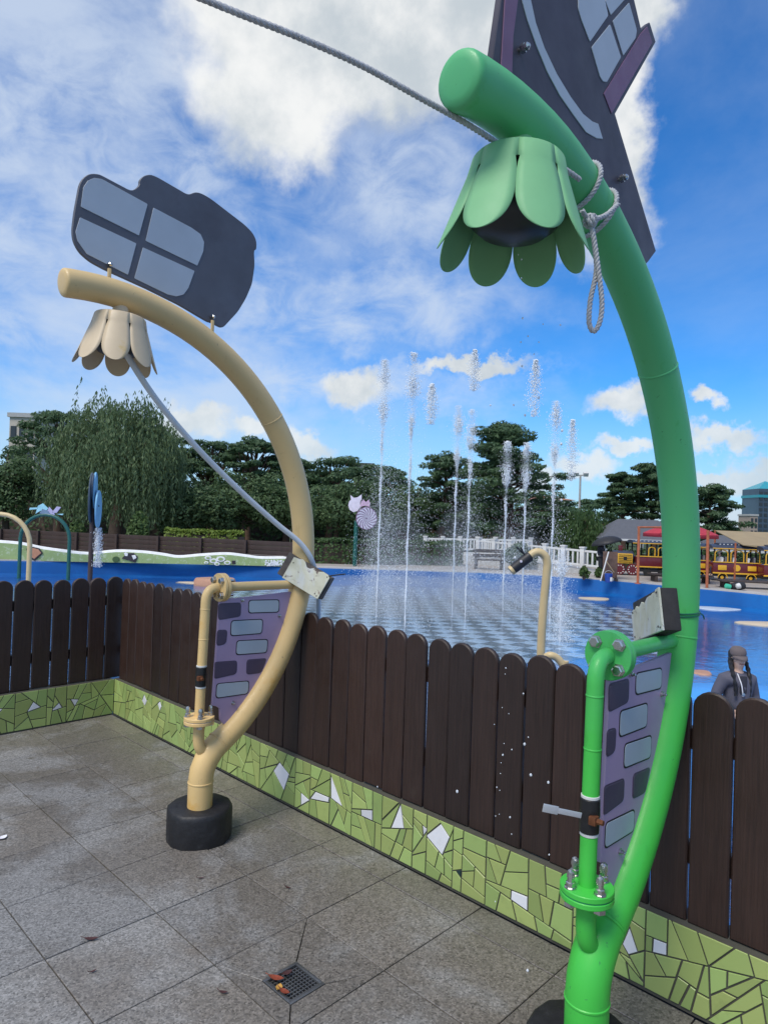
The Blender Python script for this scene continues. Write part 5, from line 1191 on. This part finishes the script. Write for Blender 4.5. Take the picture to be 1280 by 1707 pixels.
def engine():
    p0 = gd(1068, 29.6); R = rot_z(CZ-.13); e = empty('train_engine', p0, 'maroon toy train engine with yellow grille left of the green arch', 'train engine', 'cars of the toy train'); w = lambda x, y, z: p0+R@Vector((x,y,z)); W = 1.0
    def bx(name, c, s, m, par_=e, bev=.012): b = MB(); b.bbox(w(*c), s, bev, R); return b.build(name, m, par_)
    bx('chassis', (-.1,0,.24), (2.2,.9,.12), 'train_black'); cab = bx('cab_body', (.35,0,.62), (1.25,W,.42), 'train_maroon'); bx('cab_trim', (.35,-W/2-.01,.40), (1.28,.03,.05), 'train_yellow', cab); bx('cab_trim', (.35,-W/2-.01,.845), (1.28,.03,.04), 'train_yellow', cab)
    for x in (-.25,.15,.55,.95):
        for y in (-W/2+.04, W/2-.04): bx('pillar', (x,y,1.12), (.06,.05,.54), 'train_black')
    for xc in (.35,.75):
        pts = [w(xc-.13,-W/2,.87), w(xc-.13,-W/2,1.15)] + [w(xc-.13*math.cos(g), -W/2, 1.15+.1*math.sin(g)) for g in [math.pi*k/8 for k in range(9)]] + [w(xc+.13,-W/2,1.15), w(xc+.13,-W/2,.87)]
        b = MB(); b.tube(pts, .022, 6); b.build('window_frame', 'train_yellow', e)
    b = MB(); prof = [(-math.cos(math.pi*k/8)*W*.58, 1.40+.14*math.sin(math.pi*k/8)**.7) for k in range(9)]; b.prism([w(-.45, y, z) for y, z in prof], R@Vector((1.55,0,0)), .01); rf = b.build('roof', 'train_navy', e, 30); bx('eave_trim', (.32,-W*.58,1.405), (1.56,.03,.035), 'train_yellow', rf)
    for k in range(8): bx('roof_light', (-.30+1.2*k/7, -W*.45, 1.50), (.06,.03,.04), 'rail_white', rf, .004)
    b = MB(); b.lathe([(.22,-.45),(.25,-.42),(.25,.4)], w(-.72,0,.80), R@Vector((1,0,0)), 20); b.build('boiler', 'train_navy', e)
    gr = bx('grille', (-.72,-W/2+.15,.72), (.62,.10,.42), 'train_yellow')
    for k in range(5): bx('grille_bar', (-.72,-W/2+.095,.57+.075*k), (.54,.02,.02), 'train_black', gr, .004)
    bx('grille_badge', (-.72,-W/2+.09,.72), (.14,.03,.14), 'train_black', gr); bx('funnel', (-.85,0,1.14), (.16,.16,.26), 'train_maroon'); 
    for x in (-.95,-.42):
        b = MB(); b.lathe([(.23,-.05),(.245,-.03),(.245,.03),(.23,.05)], w(x,-W*.42,.25), R@Vector((0,1,0)), 20); wh = b.build('wheel', 'train_maroon', e)
        for k in range(10): g = 2*math.pi*k/10; b = MB(); b.lathe([(.028,.051),(.02,.065)], w(x+.17*math.cos(g),-W*.42,.25+.17*math.sin(g)), R@Vector((0,-1,0)), 8); b.build('lamp_dot', 'rail_white', wh)
    for x in (.2,.8):
        b = MB(); b.lathe([(.15,-.05),(.16,-.03),(.16,.03),(.15,.05)], w(x,-W*.42,.16), R@Vector((0,1,0)), 16); b.build('wheel', 'tyre', e)
engine()
# ---- parasol, frames, awning, tents
def parasol(name, label, P, r, h, m, drop, n=8, group=None):
    e = empty(name, P, label, 'parasol', group); b = MB(); b.cyl(P, P+Vector((0,0,h)), .03, .03, 10); b.build('pole', 'rail_white', e)
    b = MB(); vs = [P+Vector((0,0,h))]; fs = []; M_ = 5; N = n*4
    for i in range(1, M_+1):
        t = i/M_
        for k in range(N):
            g = 2*math.pi*k/N; sc = 1-.05*(1-abs(math.cos(g*n/2)))*t; vs.append(P+Vector((r*t*sc*math.cos(g), r*t*sc*math.sin(g), h-drop*t**1.7)))
    for k in range(N): fs.append((0, 1+k, 1+(k+1) % N))
    for i in range(M_-1):
        for k in range(N): fs.append((1+i*N+k, 1+(i+1)*N+k, 1+(i+1)*N+(k+1) % N, 1+i*N+(k+1) % N))
    for k in range(N): a = 1+(M_-1)*N+k; vs.append(Vector(vs[a])-Vector((0,0,.14)))
    for k in range(N): fs.append((1+(M_-1)*N+k, 1+M_*N+k, 1+M_*N+(k+1) % N, 1+(M_-1)*N+(k+1) % N))
    b.add(vs, fs); c = b.build('canopy', m, e, 40); s_ = c.modifiers.new('thickness', 'SOLIDIFY'); s_.thickness = .008
    for k in range(n): g = 2*math.pi*k/n; b = MB(); b.cyl(P+Vector((0,0,h-.25)), P+Vector((r*.95*math.cos(g), r*.95*math.sin(g), h-drop*.93)), .008, .008, 6); b.build('rib', 'rail_white', e)
    return e
mat('red_fabric', (.42,.03,.05), .75, var=.08); mat('black_fabric', (.015,.015,.018), .6); mat('beige_canvas', (.33,.25,.14), .85, var=.08, scale=2); mat('orange_post', (.38,.11,.045), .6, var=.2); mat('tent_grey', (.10,.105,.12), .7, var=.1)
P = gd(1133, 26.2); parasol('parasol', 'big red parasol half hidden behind the green arch', P, 1.38, at(1133,872,26.2).z-ZR, 'red_fabric', .42)
for px, py0, py1, D, lab in ((1063,878,969,25.0,'thin orange post left of the green arch'),(1178,884,984,23.9,'thin orange post right of the green arch'),(1224,905,972,26.5,'thin brown post in front of the train car')):
    b = MB(); f = at(px, py1, D); f.z = ZR; t = at(px+2, py0, D); b.tube([f, f.lerp(t,.5), t], .05 if px < 1200 else .035, 8); b.lathe([(.12,0),(.12,.03)], f, (0,0,1), 10); tag(b.build('canopy_post', 'orange_post', None), lab, 'post', 'canopy posts by the pool')
b = MB(); b.tube([at(1063,879,25), at(1090,879,25.2), at(1120,880,25.4)], .035, 8); tag(b.build('crossbar', 'orange_post', None), 'thin orange crossbar on top of the left post', 'bar')
def awning():
    P = [(1192,884,31),(1240,886,31),(1330,889,31),(1340,915,27.5),(1280,914,27.5),(1238,908,27.5),(1215,896,29)]
    q = [at(*p) for p in P]; b = MB(); b.prism(q, (0,0,-.03)); e = empty('awning', q[0], 'beige canvas awning stretched above the train cars', 'awning'); b.build('canvas', 'beige_canvas', e, None)
    for p in (q[0], q[3], q[2]): f = Vector((p.x,p.y,ZR)); b = MB(); b.tube([f, p], .04, 8); b.build('pole', 'orange_post', e)
awning()
def tent(label, px, yt, ye, D, wpx, wall=True):
    c = gd(px, D); W = wpx*D/FPX; zt = at(px,yt,D).z; ze = at(px,ye,D).z; R = rot_z(CZ); e = empty('pavilion', c, label, 'pavilion', 'dark roofed pavilions behind the train'); w = lambda x, y, z: Vector((c.x,c.y,0))+R@Vector((x,y,0))+Vector((0,0,z))
    b = MB(); b.add([w(-W/2,-1.5,ze),w(W/2,-1.5,ze),w(W/2,1.5,ze),w(-W/2,1.5,ze),w(-W*.22,0,zt),w(W*.22,0,zt)], [(0,1,5,4),(1,2,5),(2,3,4,5),(3,0,4),(3,2,1,0)]); b.build('roof', 'tent_grey', e, None)
    b = MB(); b.bbox(w(0,-1.5,ze-.03), (W,.08,.10), .01, R); b.build('fascia', 'rail_white', e)
    for x in (-W*.46, 0, W*.46):
        for y in (-1.35, 1.35): b = MB(); b.cyl(w(x,y,ZR), w(x,y,ze), .05, .05, 8); b.build('post', 'dark_wood', e)
tent('dark pavilion roof above the train engine', 1062, 866, 899, 35, 150); tent('dark pavilion roof behind the right train car', 1225, 893, 917, 36, 130)
# ---- sign board with mop and bucket, umbrella person, bags
B = gd(1018, 25.8); R = rot_z(CZ); e = empty('sign_board', B, 'brown wooden board standing on the paving left of the train', 'board')
b = MB(); b.bbox(B+Vector((0,0,.62)), (.55,.06,1.0), .01, R); b.build('panel', mat('board_brown', (.12,.07,.05), .7, var=.3, scale=5), e)
for s_ in (-1,1): b = MB(); b.bbox(B+R@Vector((s_*.24,.0,.06)), (.06,.3,.12), .01, R); b.build('foot', 'dark_wood', e)
b = MB(); b.tube([gd(1003,25.4)+Vector((0,0,.02)), gd(1015,25.6)+Vector((0,0,1.12))], .025, 8); tag(b.build('broom_stick', 'rail_white', None), 'white stick leaning on the brown board', 'stick')
b = MB(); b.tube([gd(1025,25.5)+Vector((0,0,.35)), gd(1012,25.5)+Vector((0,0,.75))], .02, 8); tag(b.build('mop_handle', 'beige_canvas', None), 'thin handle crossing the white stick above the bucket', 'handle')
Bk = gd(1016, 25.1); e = empty('bucket', Bk, 'small blue bucket with white label below the brown board', 'bucket'); b = MB(); b.lathe([(.10,0),(.115,.02),(.14,.30),(.148,.31),(.148,.33)], Bk, (0,0,1), 18); b.build('pail', mat('bucket_blue', (.02,.08,.38), .4), e)
b = MB(); b.tube([Bk+R@Vector((.145*math.cos(g),0,.31+.13*math.sin(g))) for g in [math.pi*k/10 for k in range(11)]], .006, 6); b.build('handle', 'rail_white', e); b = MB(); b.bbox(Bk+R@Vector((.06,-.118,.13)), (.08,.02,.15), .005, R); b.build('label', 'rail_white', e)
Bg = gd(1232, 23.75); e = empty('bag_heap', Bg+Vector((0,0,.03)), 'black and white swim bag lying on the right pool edge', 'bag')
b = MB(); b.lathe([(.02,-.28),(.12,-.22),(.15,0),(.12,.22),(.02,.28)], Bg+Vector((0,0,.14)), R@Vector((1,0,.1)), 14); b.build('bag', 'black_fabric', e); b = MB(); b.lathe([(.02,-.10),(.09,-.06),(.10,.06),(.02,.10)], Bg+R@Vector((-.05,-.11,.15)), R@Vector((1,0,.3)), 12); b.build('towel', 'rail_white', e); b = MB(); b.lathe([(.02,-.12),(.09,-.08),(.09,.08),(.02,.12)], Bg+R@Vector((-.36,-.02,.12)), R@Vector((1,0,-.2)), 12); b.build('pouch', mat('bag_green', (.05,.45,.28), .6), e)
# ---- poles and buildings
Lp = gd(964, 58); zt = at(965,792,58).z; e = empty('floodlight_mast', Lp, 'thin floodlight mast with two lamps above the trees', 'lamp post'); b = MB(); b.tube([Lp, Lp+Vector((0,0,zt-ZR))], [.13,.08], 10); b.build('mast', 'stone_grey', e); b = MB(); b.bbox(Vector((Lp.x,Lp.y,zt)), (1.0,.1,.1), .01, R); b.build('crossarm', 'stone_grey', e)
for s_ in (-1,1): b = MB(); b.bbox(Vector((Lp.x,Lp.y,zt+.1))+R@Vector((s_*.42,-.1,0)), (.42,.3,.34), .03, R@rot_x(.5)); b.build('floodlight', 'rail_white', e)
Up = gd(1070, 70); zt = at(1072,846,70).z; e = empty('utility_pole', Up, 'utility pole between the two pines left of the green arch', 'pole'); b = MB(); b.tube([Up, Vector((Up.x,Up.y,zt))], [.18,.12], 8); b.build('mast', 'stone_grey', e)
for k in range(3): b = MB(); b.bbox(Vector((Up.x,Up.y,zt-.5-.7*k)), (1.8-.3*k,.1,.1), .01, R); b.build('crossarm', 'stone_grey', e)
mat('glass_tower', (.06,.09,.13), .15, .3, var=.2, scale=.1); mat('tower_teal', (.03,.30,.36), .3); mat('tan_wall', (.36,.29,.24), .8, var=.08, scale=.2); mat('cream_wall', (.50,.45,.38), .8, var=.08, scale=.3); mat('window_dark', (.03,.04,.05), .2); mat('roof_orange', (.40,.18,.10), .7); mat('thatch', (.45,.40,.26), .9, var=.2, scale=3)
def building(name, label, px0, px1, ytop, D, depth, m, rows, cols, roof=None, wm='window_dark'):
    a = at(px0, 880, D); c = at(px1, 880, D); zt = at((px0+px1)/2, ytop, D).z; W = (c-a).length; g = Vector(((a.x+c.x)/2, (a.y+c.y)/2, ZR-2)); e = empty(name, g, label, 'building'); w = lambda x, y, z: g+R@Vector((x,y,0))+Vector((0,0,z)); Hh = zt-g.z
    b = MB(); b.box(w(0,depth/2,Hh/2), (W,depth,Hh), R); b.build('wall', m, e, None)
    wn = MB(); cw, rh = W/cols, Hh*.9/rows; wn.bbox((0,0,0), (cw*.62,.2,rh*.6), .02, R); wm_ = wn.mesh('window')
    for i in range(rows):
        for k in range(cols): obj('window', wm_, wm, e, w(-W/2+cw*(k+.5), -.04, Hh*.06+rh*(i+.5)))
    if roof: roof(e, w, W, Hh, depth)
    return e
def teal_top(e, w, W, H, d):
    b = MB(); b.box(w(0,d/2,H*.86), (W+.6,d+.6,H*.05), R); b.build('teal_band', 'tower_teal', e, None); b = MB(); b.add([w(-W/2,0,H),w(W/2,0,H),w(W/2,d,H),w(-W/2,d,H),w(0,d/2,H+W*.30)], [(0,1,4),(1,2,4),(2,3,4),(3,0,4)]); b.build('roof', 'tower_teal', e, None)
def flat_cap(e, w, W, H, d): b = MB(); b.box(w(0,d/2,H+.3), (W+.5,d+.5,.6), R); b.build('parapet', 'stone_grey', e, None)
def hip(e, w, W, H, d): b = MB(); b.add([w(-W/2-1,-1,H),w(W/2+1,-1,H),w(W/2+1,d+1,H),w(-W/2-1,d+1,H),w(-W*.2,d/2,H+W*.14),w(W*.2,d/2,H+W*.14)], [(0,1,5,4),(1,2,5),(2,3,4,5),(3,0,4),(3,2,1,0)]); b.build('roof', 'roof_orange', e, None)
building('office_tower', 'dark glass office tower with teal top at the right edge', 1263, 1312, 815, 260, 12, 'glass_tower', 9, 6, teal_top); building('apartment_block', 'narrow tan building left of the glass tower', 1250, 1262.5, 860, 240, 8, 'tan_wall', 4, 2, flat_cap)
building('apartment_block', 'cream building top showing above the trees at far left', 9, 52, 695, 95, 10, 'cream_wall', 5, 3, flat_cap)
building('house', 'orange roofed building behind the trees right of the tall pine', 895, 948, 833, 130, 12, 'cream_wall', 3, 5, hip)
building('house', 'orange roof peeking over the trees behind the jets', 588, 612, 772, 150, 10, 'cream_wall', 3, 3, hip)
c = gd(722, 46); e = empty('thatched_pavilion', c, 'pale thatched pavilion roof between the trees behind the jets', 'pavilion'); w = lambda x, y, z: Vector((c.x,c.y,0))+R@Vector((x,y,0))+Vector((0,0,z)); zt = at(722,843,46).z; ze = at(722,864,46).z
b = MB(); b.add([w(-2.2,-1.2,ze),w(2.2,-1.2,ze),w(2.2,1.6,ze),w(-2.2,1.6,ze),w(-1.2,.2,zt),w(1.2,.2,zt)], [(0,1,5,4),(1,2,5),(2,3,4,5),(3,0,4),(3,2,1,0)]); b.build('roof', 'thatch', e, None)
for x in (-1.8,1.8):
    for y in (-.9,1.3): b = MB(); b.cyl(w(x,y,ZR), w(x,y,ze), .09, .09, 8); b.build('post', 'dark_wood', e)
# ------------------------------------------------------------------ people
def skin(name, J, E_, m, parent=None, sub=2, root=0):
    """J: list of (x,y,z,r or (rx,ry)); grown with a Skin modifier"""
    me = bpy.data.meshes.new(name); me.from_pydata([j[:3] for j in J], E_, []); o = obj(name, me, m, parent)
    sk = o.modifiers.new('skin', 'SKIN'); sk.use_smooth_shade = True
    for i, j in enumerate(J):
        r = j[3]; me.skin_vertices[0].data[i].radius = r if isinstance(r, tuple) else (r, r); me.skin_vertices[0].data[i].use_root = (i == root)
    sb = o.modifiers.new('sub', 'SUBSURF'); sb.levels = sb.render_levels = sub; return o
mat('skin', (.60,.40,.31), .5, var=.05); mat('hair', (.010,.009,.010), .45); mat('jacket', (.085,.085,.115), .8, var=.12, scale=12, bump=.2); mat('cap_taupe', (.13,.105,.105), .8, var=.1); mat('trousers', (.03,.035,.05), .8); mat('shirt_dark', (.03,.03,.04), .8); mat('white_bag', (.78,.78,.80), .5); mat('red_print', (.5,.03,.04), .6); mat('lip', (.35,.12,.10), .5)
def person(px, ytop, D, zb, label, rz, height, outfit, pose='stand', name='person', detail=False, seat=None):
    g = at(px, 900, D); g = Vector((g.x, g.y, zb)); s_ = height/1.62; R = rot_z(rz); e = empty(name, g, label, 'person')
    W = lambda x, y, z: tuple(g + R@Vector((x,y,z))*s_)
    J = lambda x, y, z, r: (*W(x,y,z), tuple(q*s_ for q in r) if isinstance(r, tuple) else r*s_)
    hip, kn, an = (.90, .48, .07)
    if pose == 'sit':
        body = [J(0,0,.50,(.14,.10)), J(0,.01,.66,(.125,.09)), J(0,.02,.82,(.14,.095)), J(0,.02,.94,(.10,.07)), J(0,.01,1.02,.047), J(0,-.01,1.10,(.062,.075)), J(0,-.015,1.18,(.072,.085)), J(0,-.01,1.25,(.055,.065)),
            J(-.17,.02,.92,.05), J(-.22,-.02,.68,.042), J(-.14,-.22,.62,.034), J(-.08,-.28,.62,.03), J(.17,.02,.92,.05), J(.22,-.02,.68,.042), J(.14,-.22,.62,.034), J(.08,-.28,.62,.03),
            J(-.09,-.05,.47,.085), J(-.10,-.42,.46,.06), J(-.10,-.44,.06,.04), J(-.10,-.56,.03,.035), J(.09,-.05,.47,.085), J(.10,-.42,.46,.06), J(.10,-.44,.06,.04), J(.10,-.56,.03,.035)]
        hz = -.38
    else:
        body = [J(0,0,.90,(.145,.10)), J(0,0,1.04,(.12,.085)), J(0,0,1.20,(.145,.095)), J(0,.01,1.32,(.10,.07)), J(0,.005,1.40,.046), J(0,-.01,1.455,(.062,.075)), J(0,-.015,1.53,(.078,.092)), J(0,-.01,1.60,(.060,.070)),
            J(-.160,.01,1.285,.05), J(-.245,.04,1.07,.042), J(-.17,-.16,.92,.034), J(-.10,-.22,.90,.030), J(.160,.01,1.285,.05), J(.225,.04,1.06,.042), J(.15,-.17,.92,.034), J(.07,-.22,.90,.030),
            J(-.09,0,.84,.088), J(-.10,-.01,.48,.058), J(-.10,.02,.09,.038), J(-.10,-.12,.035,.035), J(.09,0,.84,.088), J(.10,-.01,.48,.058), J(.10,.02,.09,.038), J(.10,-.12,.035,.035)]
        hz = 0
    ed = [(0,1),(1,2),(2,3),(3,4),(4,5),(5,6),(6,7),(3,8),(8,9),(9,10),(10,11),(3,12),(12,13),(13,14),(14,15),(0,16),(16,17),(17,18),(18,19),(0,20),(20,21),(21,22),(22,23)]
    bo = skin('body', body, ed, 'skin', e)
    def cloth(name_, idx, k, m, ex=0.):
        mp = {j: i for i, j in enumerate(idx)}; J2 = []
        for j in idx:
            x = body[j]; r = x[3]; J2.append((*x[:3], tuple(q*k+(.006+ex)*s_ for q in r) if isinstance(r, tuple) else r*k+(.008+ex)*s_))
        return skin(name_, J2, [(mp[a], mp[b_]) for a, b_ in ed if a in mp and b_ in mp], m, e)
    cloth('jacket', [0,1,2,3,4,8,9,10,12,13,14], 1.16, outfit[0], .012); cloth('trousers', [0,16,17,18,20,21,22], 1.12, outfit[1])
    H0 = lambda x, y, z: W(x, y, z+hz if pose != 'sit' else z+hz+.02)
    def blob(name_, prof, c, ax, m, n=16): b = MB(); b.lathe([(r*s_, h*s_) for r, h in prof], c, R@Vector(ax), n); return b.build(name_, m, e, 60)
    # hair shell and face
    blob('hair', [(.02,.10),(.06,.092),(.083,.065),(.09,.02),(.086,-.03),(.066,-.07)], H0(0,.034,1.545), (0,.35,1), outfit[3])
    if detail:
        for x in (-.026,.026): b = MB(); b.lathe([(.009*s_,0),(.004*s_,.004*s_)], H0(x,-.088,1.535), R@Vector((0,-1,0)), 8); b.build('eye', 'hair', bo)
        b = MB(); b.add([H0(0,-.085,1.545), H0(-.014,-.088,1.508), H0(.014,-.088,1.508), H0(0,-.108,1.512), H0(0,-.088,1.503)], [(0,1,3),(0,3,2),(1,4,3),(3,4,2)]); b.build('nose', 'skin', bo)
        b = MB(); b.tube([H0(-.026,-.083,1.482), H0(0,-.092,1.477), H0(.026,-.083,1.482)], .005*s_, 6); b.build('mouth', 'lip', bo)
        for x in (-1,1): b = MB(); b.lathe([(.012*s_,-.004*s_),(.018*s_,0),(.008*s_,.008*s_)], H0(x*.076,.0,1.53), R@Vector((x,0,0)), 10); b.build('ear', 'skin', bo)
    if len(outfit) > 4 and outfit[4]:
        b = MB(); n = 20; vs = []; fs = []; c = Vector(H0(0,.006,1.575)); axs = R@rot_x(.10)
        for r, h in ((.090,.0),(.093,.02),(.090,.05),(.074,.078),(.043,.092),(.01,.096)):
            for k in range(n): q = 2*math.pi*k/n; vs.append(c+axs@Vector((r*.93*math.cos(q), r*1.08*math.sin(q), h))*s_)
        for i in range(5):
            for k in range(n): fs.append((i*n+k, i*n+(k+1) % n, (i+1)*n+(k+1) % n, (i+1)*n+k))
        fs.append(tuple(5*n+k for k in range(n))); b.add(vs, fs); cp = b.build('cap', outfit[4], e, 60)
        b = MB(); vs = []; fs = []; n = 12
        for t, dz in ((0, 0), (.5, -.012), (1, -.038)):
            for k in range(n+1): q = math.pi*(1.12+.76*k/n); rr = (1+.62*t*abs(math.sin(q))**1.5); vs.append(c+axs@Vector((.090*math.cos(q), .103*math.sin(q)*rr, .006+dz-.012*math.cos(q)**2))*s_)
        for i in range(2):
            for k in range(n): fs.append((i*(n+1)+k, i*(n+1)+k+1, (i+1)*(n+1)+k+1, (i+1)*(n+1)+k))
        b.add(vs, fs); br = b.build('brim', outfit[4], cp, 60); sm = br.modifiers.new('thickness', 'SOLIDIFY'); sm.thickness = .004
    return e, W, R, s_, H0
dxv = CR.copy(); dxv.z = 0; dxv.normalize()
face = math.atan2(-1.0, 0)            # figures face -Y locally
def facing(px, D, turn=0):
    v = at(px, 900, D)-EYE; return math.atan2(v.y, v.x)-math.pi/2+turn
# woman in a cap beyond the fence
D = 7.0; zh = at(1243,1081,D).z; Hh = zh-ZF
e, W, R, s_, H0 = person(1236, 0, D, ZF+.012, 'woman in grey jacket and taupe cap with dark braids holding a white bag', facing(1236, D, .5), Hh/1.662*1.62, ('jacket','trousers','shirt_dark','hair','cap_taupe'), detail=True)
for sx in (-1, 1):
    b = MB(); pts = smoothpath([H0(sx*.075,.01,1.53), H0(sx*.092,-.02,1.46), H0(sx*.095,-.075,1.36), H0(sx*.085,-.115,1.24), H0(sx*.08,-.12,1.12)], 6); N = len(pts)
    b.tube(pts, [(.026-.008*k/N)*s_*(1+.22*math.sin(k*1.6)) for k in range(N)], 8); b.build('braid', 'hair', e)
b = MB(); b.tube(smoothpath([W(-.05,-.085,1.37), W(-.035,-.15,1.26), W(-.015,-.15,1.15)], 5), .006*s_, 6); b.build('lanyard', 'white_bag', e); b = MB(); b.lathe([(.012*s_,0),(.022*s_,.003),(.012*s_,.008)], W(-.012,-.152,1.14), R@Vector((0,-1,0)), 12); b.build('medal', 'steel', e)
b = MB(); b.bbox(W(0,-.128,1.25), (.075*s_,.03,.20*s_), .01, R); b.build('shirt_front', 'shirt_dark', e)
b = MB(); b.lathe([(.05*s_,-.16*s_),(.075*s_,-.10*s_),(.088*s_,-.02*s_),(.08*s_,.04*s_)], H0(0,.05,1.50), R@Vector((0,.1,1)), 14); b.build('back_hair', 'hair', e, 60)
# five-fingered hands gripping the bag
for sx in (-1, 1):
    for k in range(4):
        b = MB(); x = sx*(.085-.022*k)+0; b.tube([W(sx*.09,-.225,.905-.012*k), W(sx*(.06-.0*k),-.262,.90-.018*k), W(sx*(.035),-.255,.885-.018*k)], [.0095*s_,.009*s_,.0075*s_], 6); b.build('finger', 'skin', e)
    b = MB(); b.tube([W(sx*.10,-.225,.92), W(sx*.075,-.25,.94), W(sx*.05,-.262,.93)], [.011*s_,.010*s_,.008*s_], 6); b.build('thumb', 'skin', e)
bgp = Vector(W(.02,-.27,.86)); eb = empty('plastic_bag', bgp, 'crumpled white plastic bag with red print held by the woman', 'bag'); b = MB(); n = 14; vs = []; fs = []
for r, z in ((.03,.10),(.085,.085),(.12,.02),(.13,-.10),(.12,-.22),(.04,-.26)):
    for k in range(n): q = 2*math.pi*k/n; rr = r*(1+.13*math.sin(5*q+z*30)+.06*math.sin(9*q)); vs.append(bgp+R@Vector((rr*math.cos(q), rr*.55*math.sin(q), z)))
for i in range(5):
    for k in range(n): fs.append((i*n+k, i*n+(k+1) % n, (i+1)*n+(k+1) % n, (i+1)*n+k))
b.add(vs, [f[::-1] for f in fs]); b.build('bag_body', 'white_bag', eb, 60); b = MB(); b.bbox(bgp+R@Vector((0,-.075,.0)), (.10,.01,.018), .003, R); b.bbox(bgp+R@Vector((0,-.077,-.035)), (.07,.01,.012), .003, R); b.build('red_print', 'red_print', eb)
# walker with a black umbrella on the plaza
D = 26.9; e2, W2, R2, s2, _ = person(1003, 0, D, ZR, 'person in black walking with a black umbrella by the white railing', facing(1003, D, 1.2), 1.55, ('shirt_dark','black_fabric','shirt_dark','hair',None))
uP = Vector(W2(.02,-.22,.92)); eu = empty('umbrella', uP, 'black open umbrella held tilted by the walker in black', 'umbrella'); ax = (Vector((0,0,1))-dxv*.25).normalized(); b = MB(); b.cyl(uP, uP+ax*.82, .012, .012, 8); b.build('shaft', 'steel', eu)
b = MB(); pr = [(.62*math.sin(t)*1.0, .82-.62*.55*(1-math.cos(t))) for t in [1.35-.27*k for k in range(6)]]; b.lathe([(max(.004,r), h) for r, h in pr], uP+dxv*.12, ax, 16, False); c = b.build('canopy', 'black_fabric', eu, 60); sm = c.modifiers.new('thickness', 'SOLIDIFY'); sm.thickness = .006
# passengers in the train car right of the green arch
p0 = gd(1222, 28.2); Rz = rot_z(CZ-.13)
for k, (x, lab, top, hat) in enumerate(((-.52,'train passenger in white with pale hat by the first window','rail_white','rail_white'),(.02,'train passenger in white by the middle window','white_bag',None),(.52,'train passenger in pale shirt by the third window','white_bag',None))):
    q = p0+Rz@Vector((x,-.18,0)); v = q-EYE; dd = v.dot(CF); ppx = 640+FPX*v.dot(CR)/dd
    person(ppx, 0, dd, ZR+.20, lab, CZ-.13-math.pi/2+(.3,-.2,.1)[k], 1.28, (top,'trousers','shirt_dark','hair',hat), 'sit', 'person')
# ------------------------------------------------------------------ fountain mist and summer haze
def volume(name, dens, aniso=-.1, col=(.86,.94,1)):
    m = bpy.data.materials.new(name); m.use_nodes = True; T = NT(m.node_tree); T.n.clear(); out = T.n.new('ShaderNodeOutputMaterial'); v = T.n.new('ShaderNodeVolumePrincipled')
    v.inputs['Color'].default_value = (*col, 1); v.inputs['Density'].default_value = dens; v.inputs['Anisotropy'].default_value = aniso; T.l.new(v.outputs[0], out.inputs['Volume']); MATS[name] = m
volume('mist', .075); volume('low_mist', .11)
def mist(c, r, label, m='mist'):
    b = MB(); vs = []; fs = []; n, mm = 28, 14; c = Vector(c)
    prof = [(math.sin(math.pi*k/mm), -math.cos(math.pi*k/mm)) for k in range(1, mm)]
    vs = [c+Vector((0,0,-r[2]))]
    R_ = rot_z(CZ)
    for q, h in prof:
        for k in range(n): g = 2*math.pi*k/n; vs.append(c+R_@Vector((r[0]*q*math.cos(g), r[1]*q*math.sin(g), r[2]*h)))
    vs.append(c+Vector((0,0,r[2]))); L = len(vs)-1
    for k in range(n): fs.append((0, 1+(k+1) % n, 1+k)); fs.append((L, L-n+k, L-n+(k+1) % n))
    for i in range(mm-2):
        for k in range(n): fs.append((1+i*n+k, 1+i*n+(k+1) % n, 1+(i+1)*n+(k+1) % n, 1+(i+1)*n+k))
    b.add(vs, fs); kind(b.build('mist', m, None, 179), 'stuff', label)
for px, D, H, w, lab in ((632,18.9,3.3,.55,'round the jet beside the snail sign'),(664,18.2,2.9,.9,'between the two tallest jets'),(764,19.4,3.1,.75,'round the middle jets'),(786,18.9,2.2,.9,'right of the middle jets'),(842,21,2.6,.7,'round the first bushy jet'),(876,21.2,2.5,.8,'round the second bushy jet'),(925,19,1.9,.7,'behind the bee pipe'),(705,20.5,1.6,1.8,'low behind the tallest jets')):
    q = at(px, 880, D); mist((q.x,q.y,ZF+.06+H*.5), (w,w,H*.5), 'fine mist hanging '+lab)
q = at(700, 1000, 20); mist((q.x,q.y,ZF+.48), (5.0,4.2,.44), 'low white mist drifting over the checkered pool floor', 'low_mist')
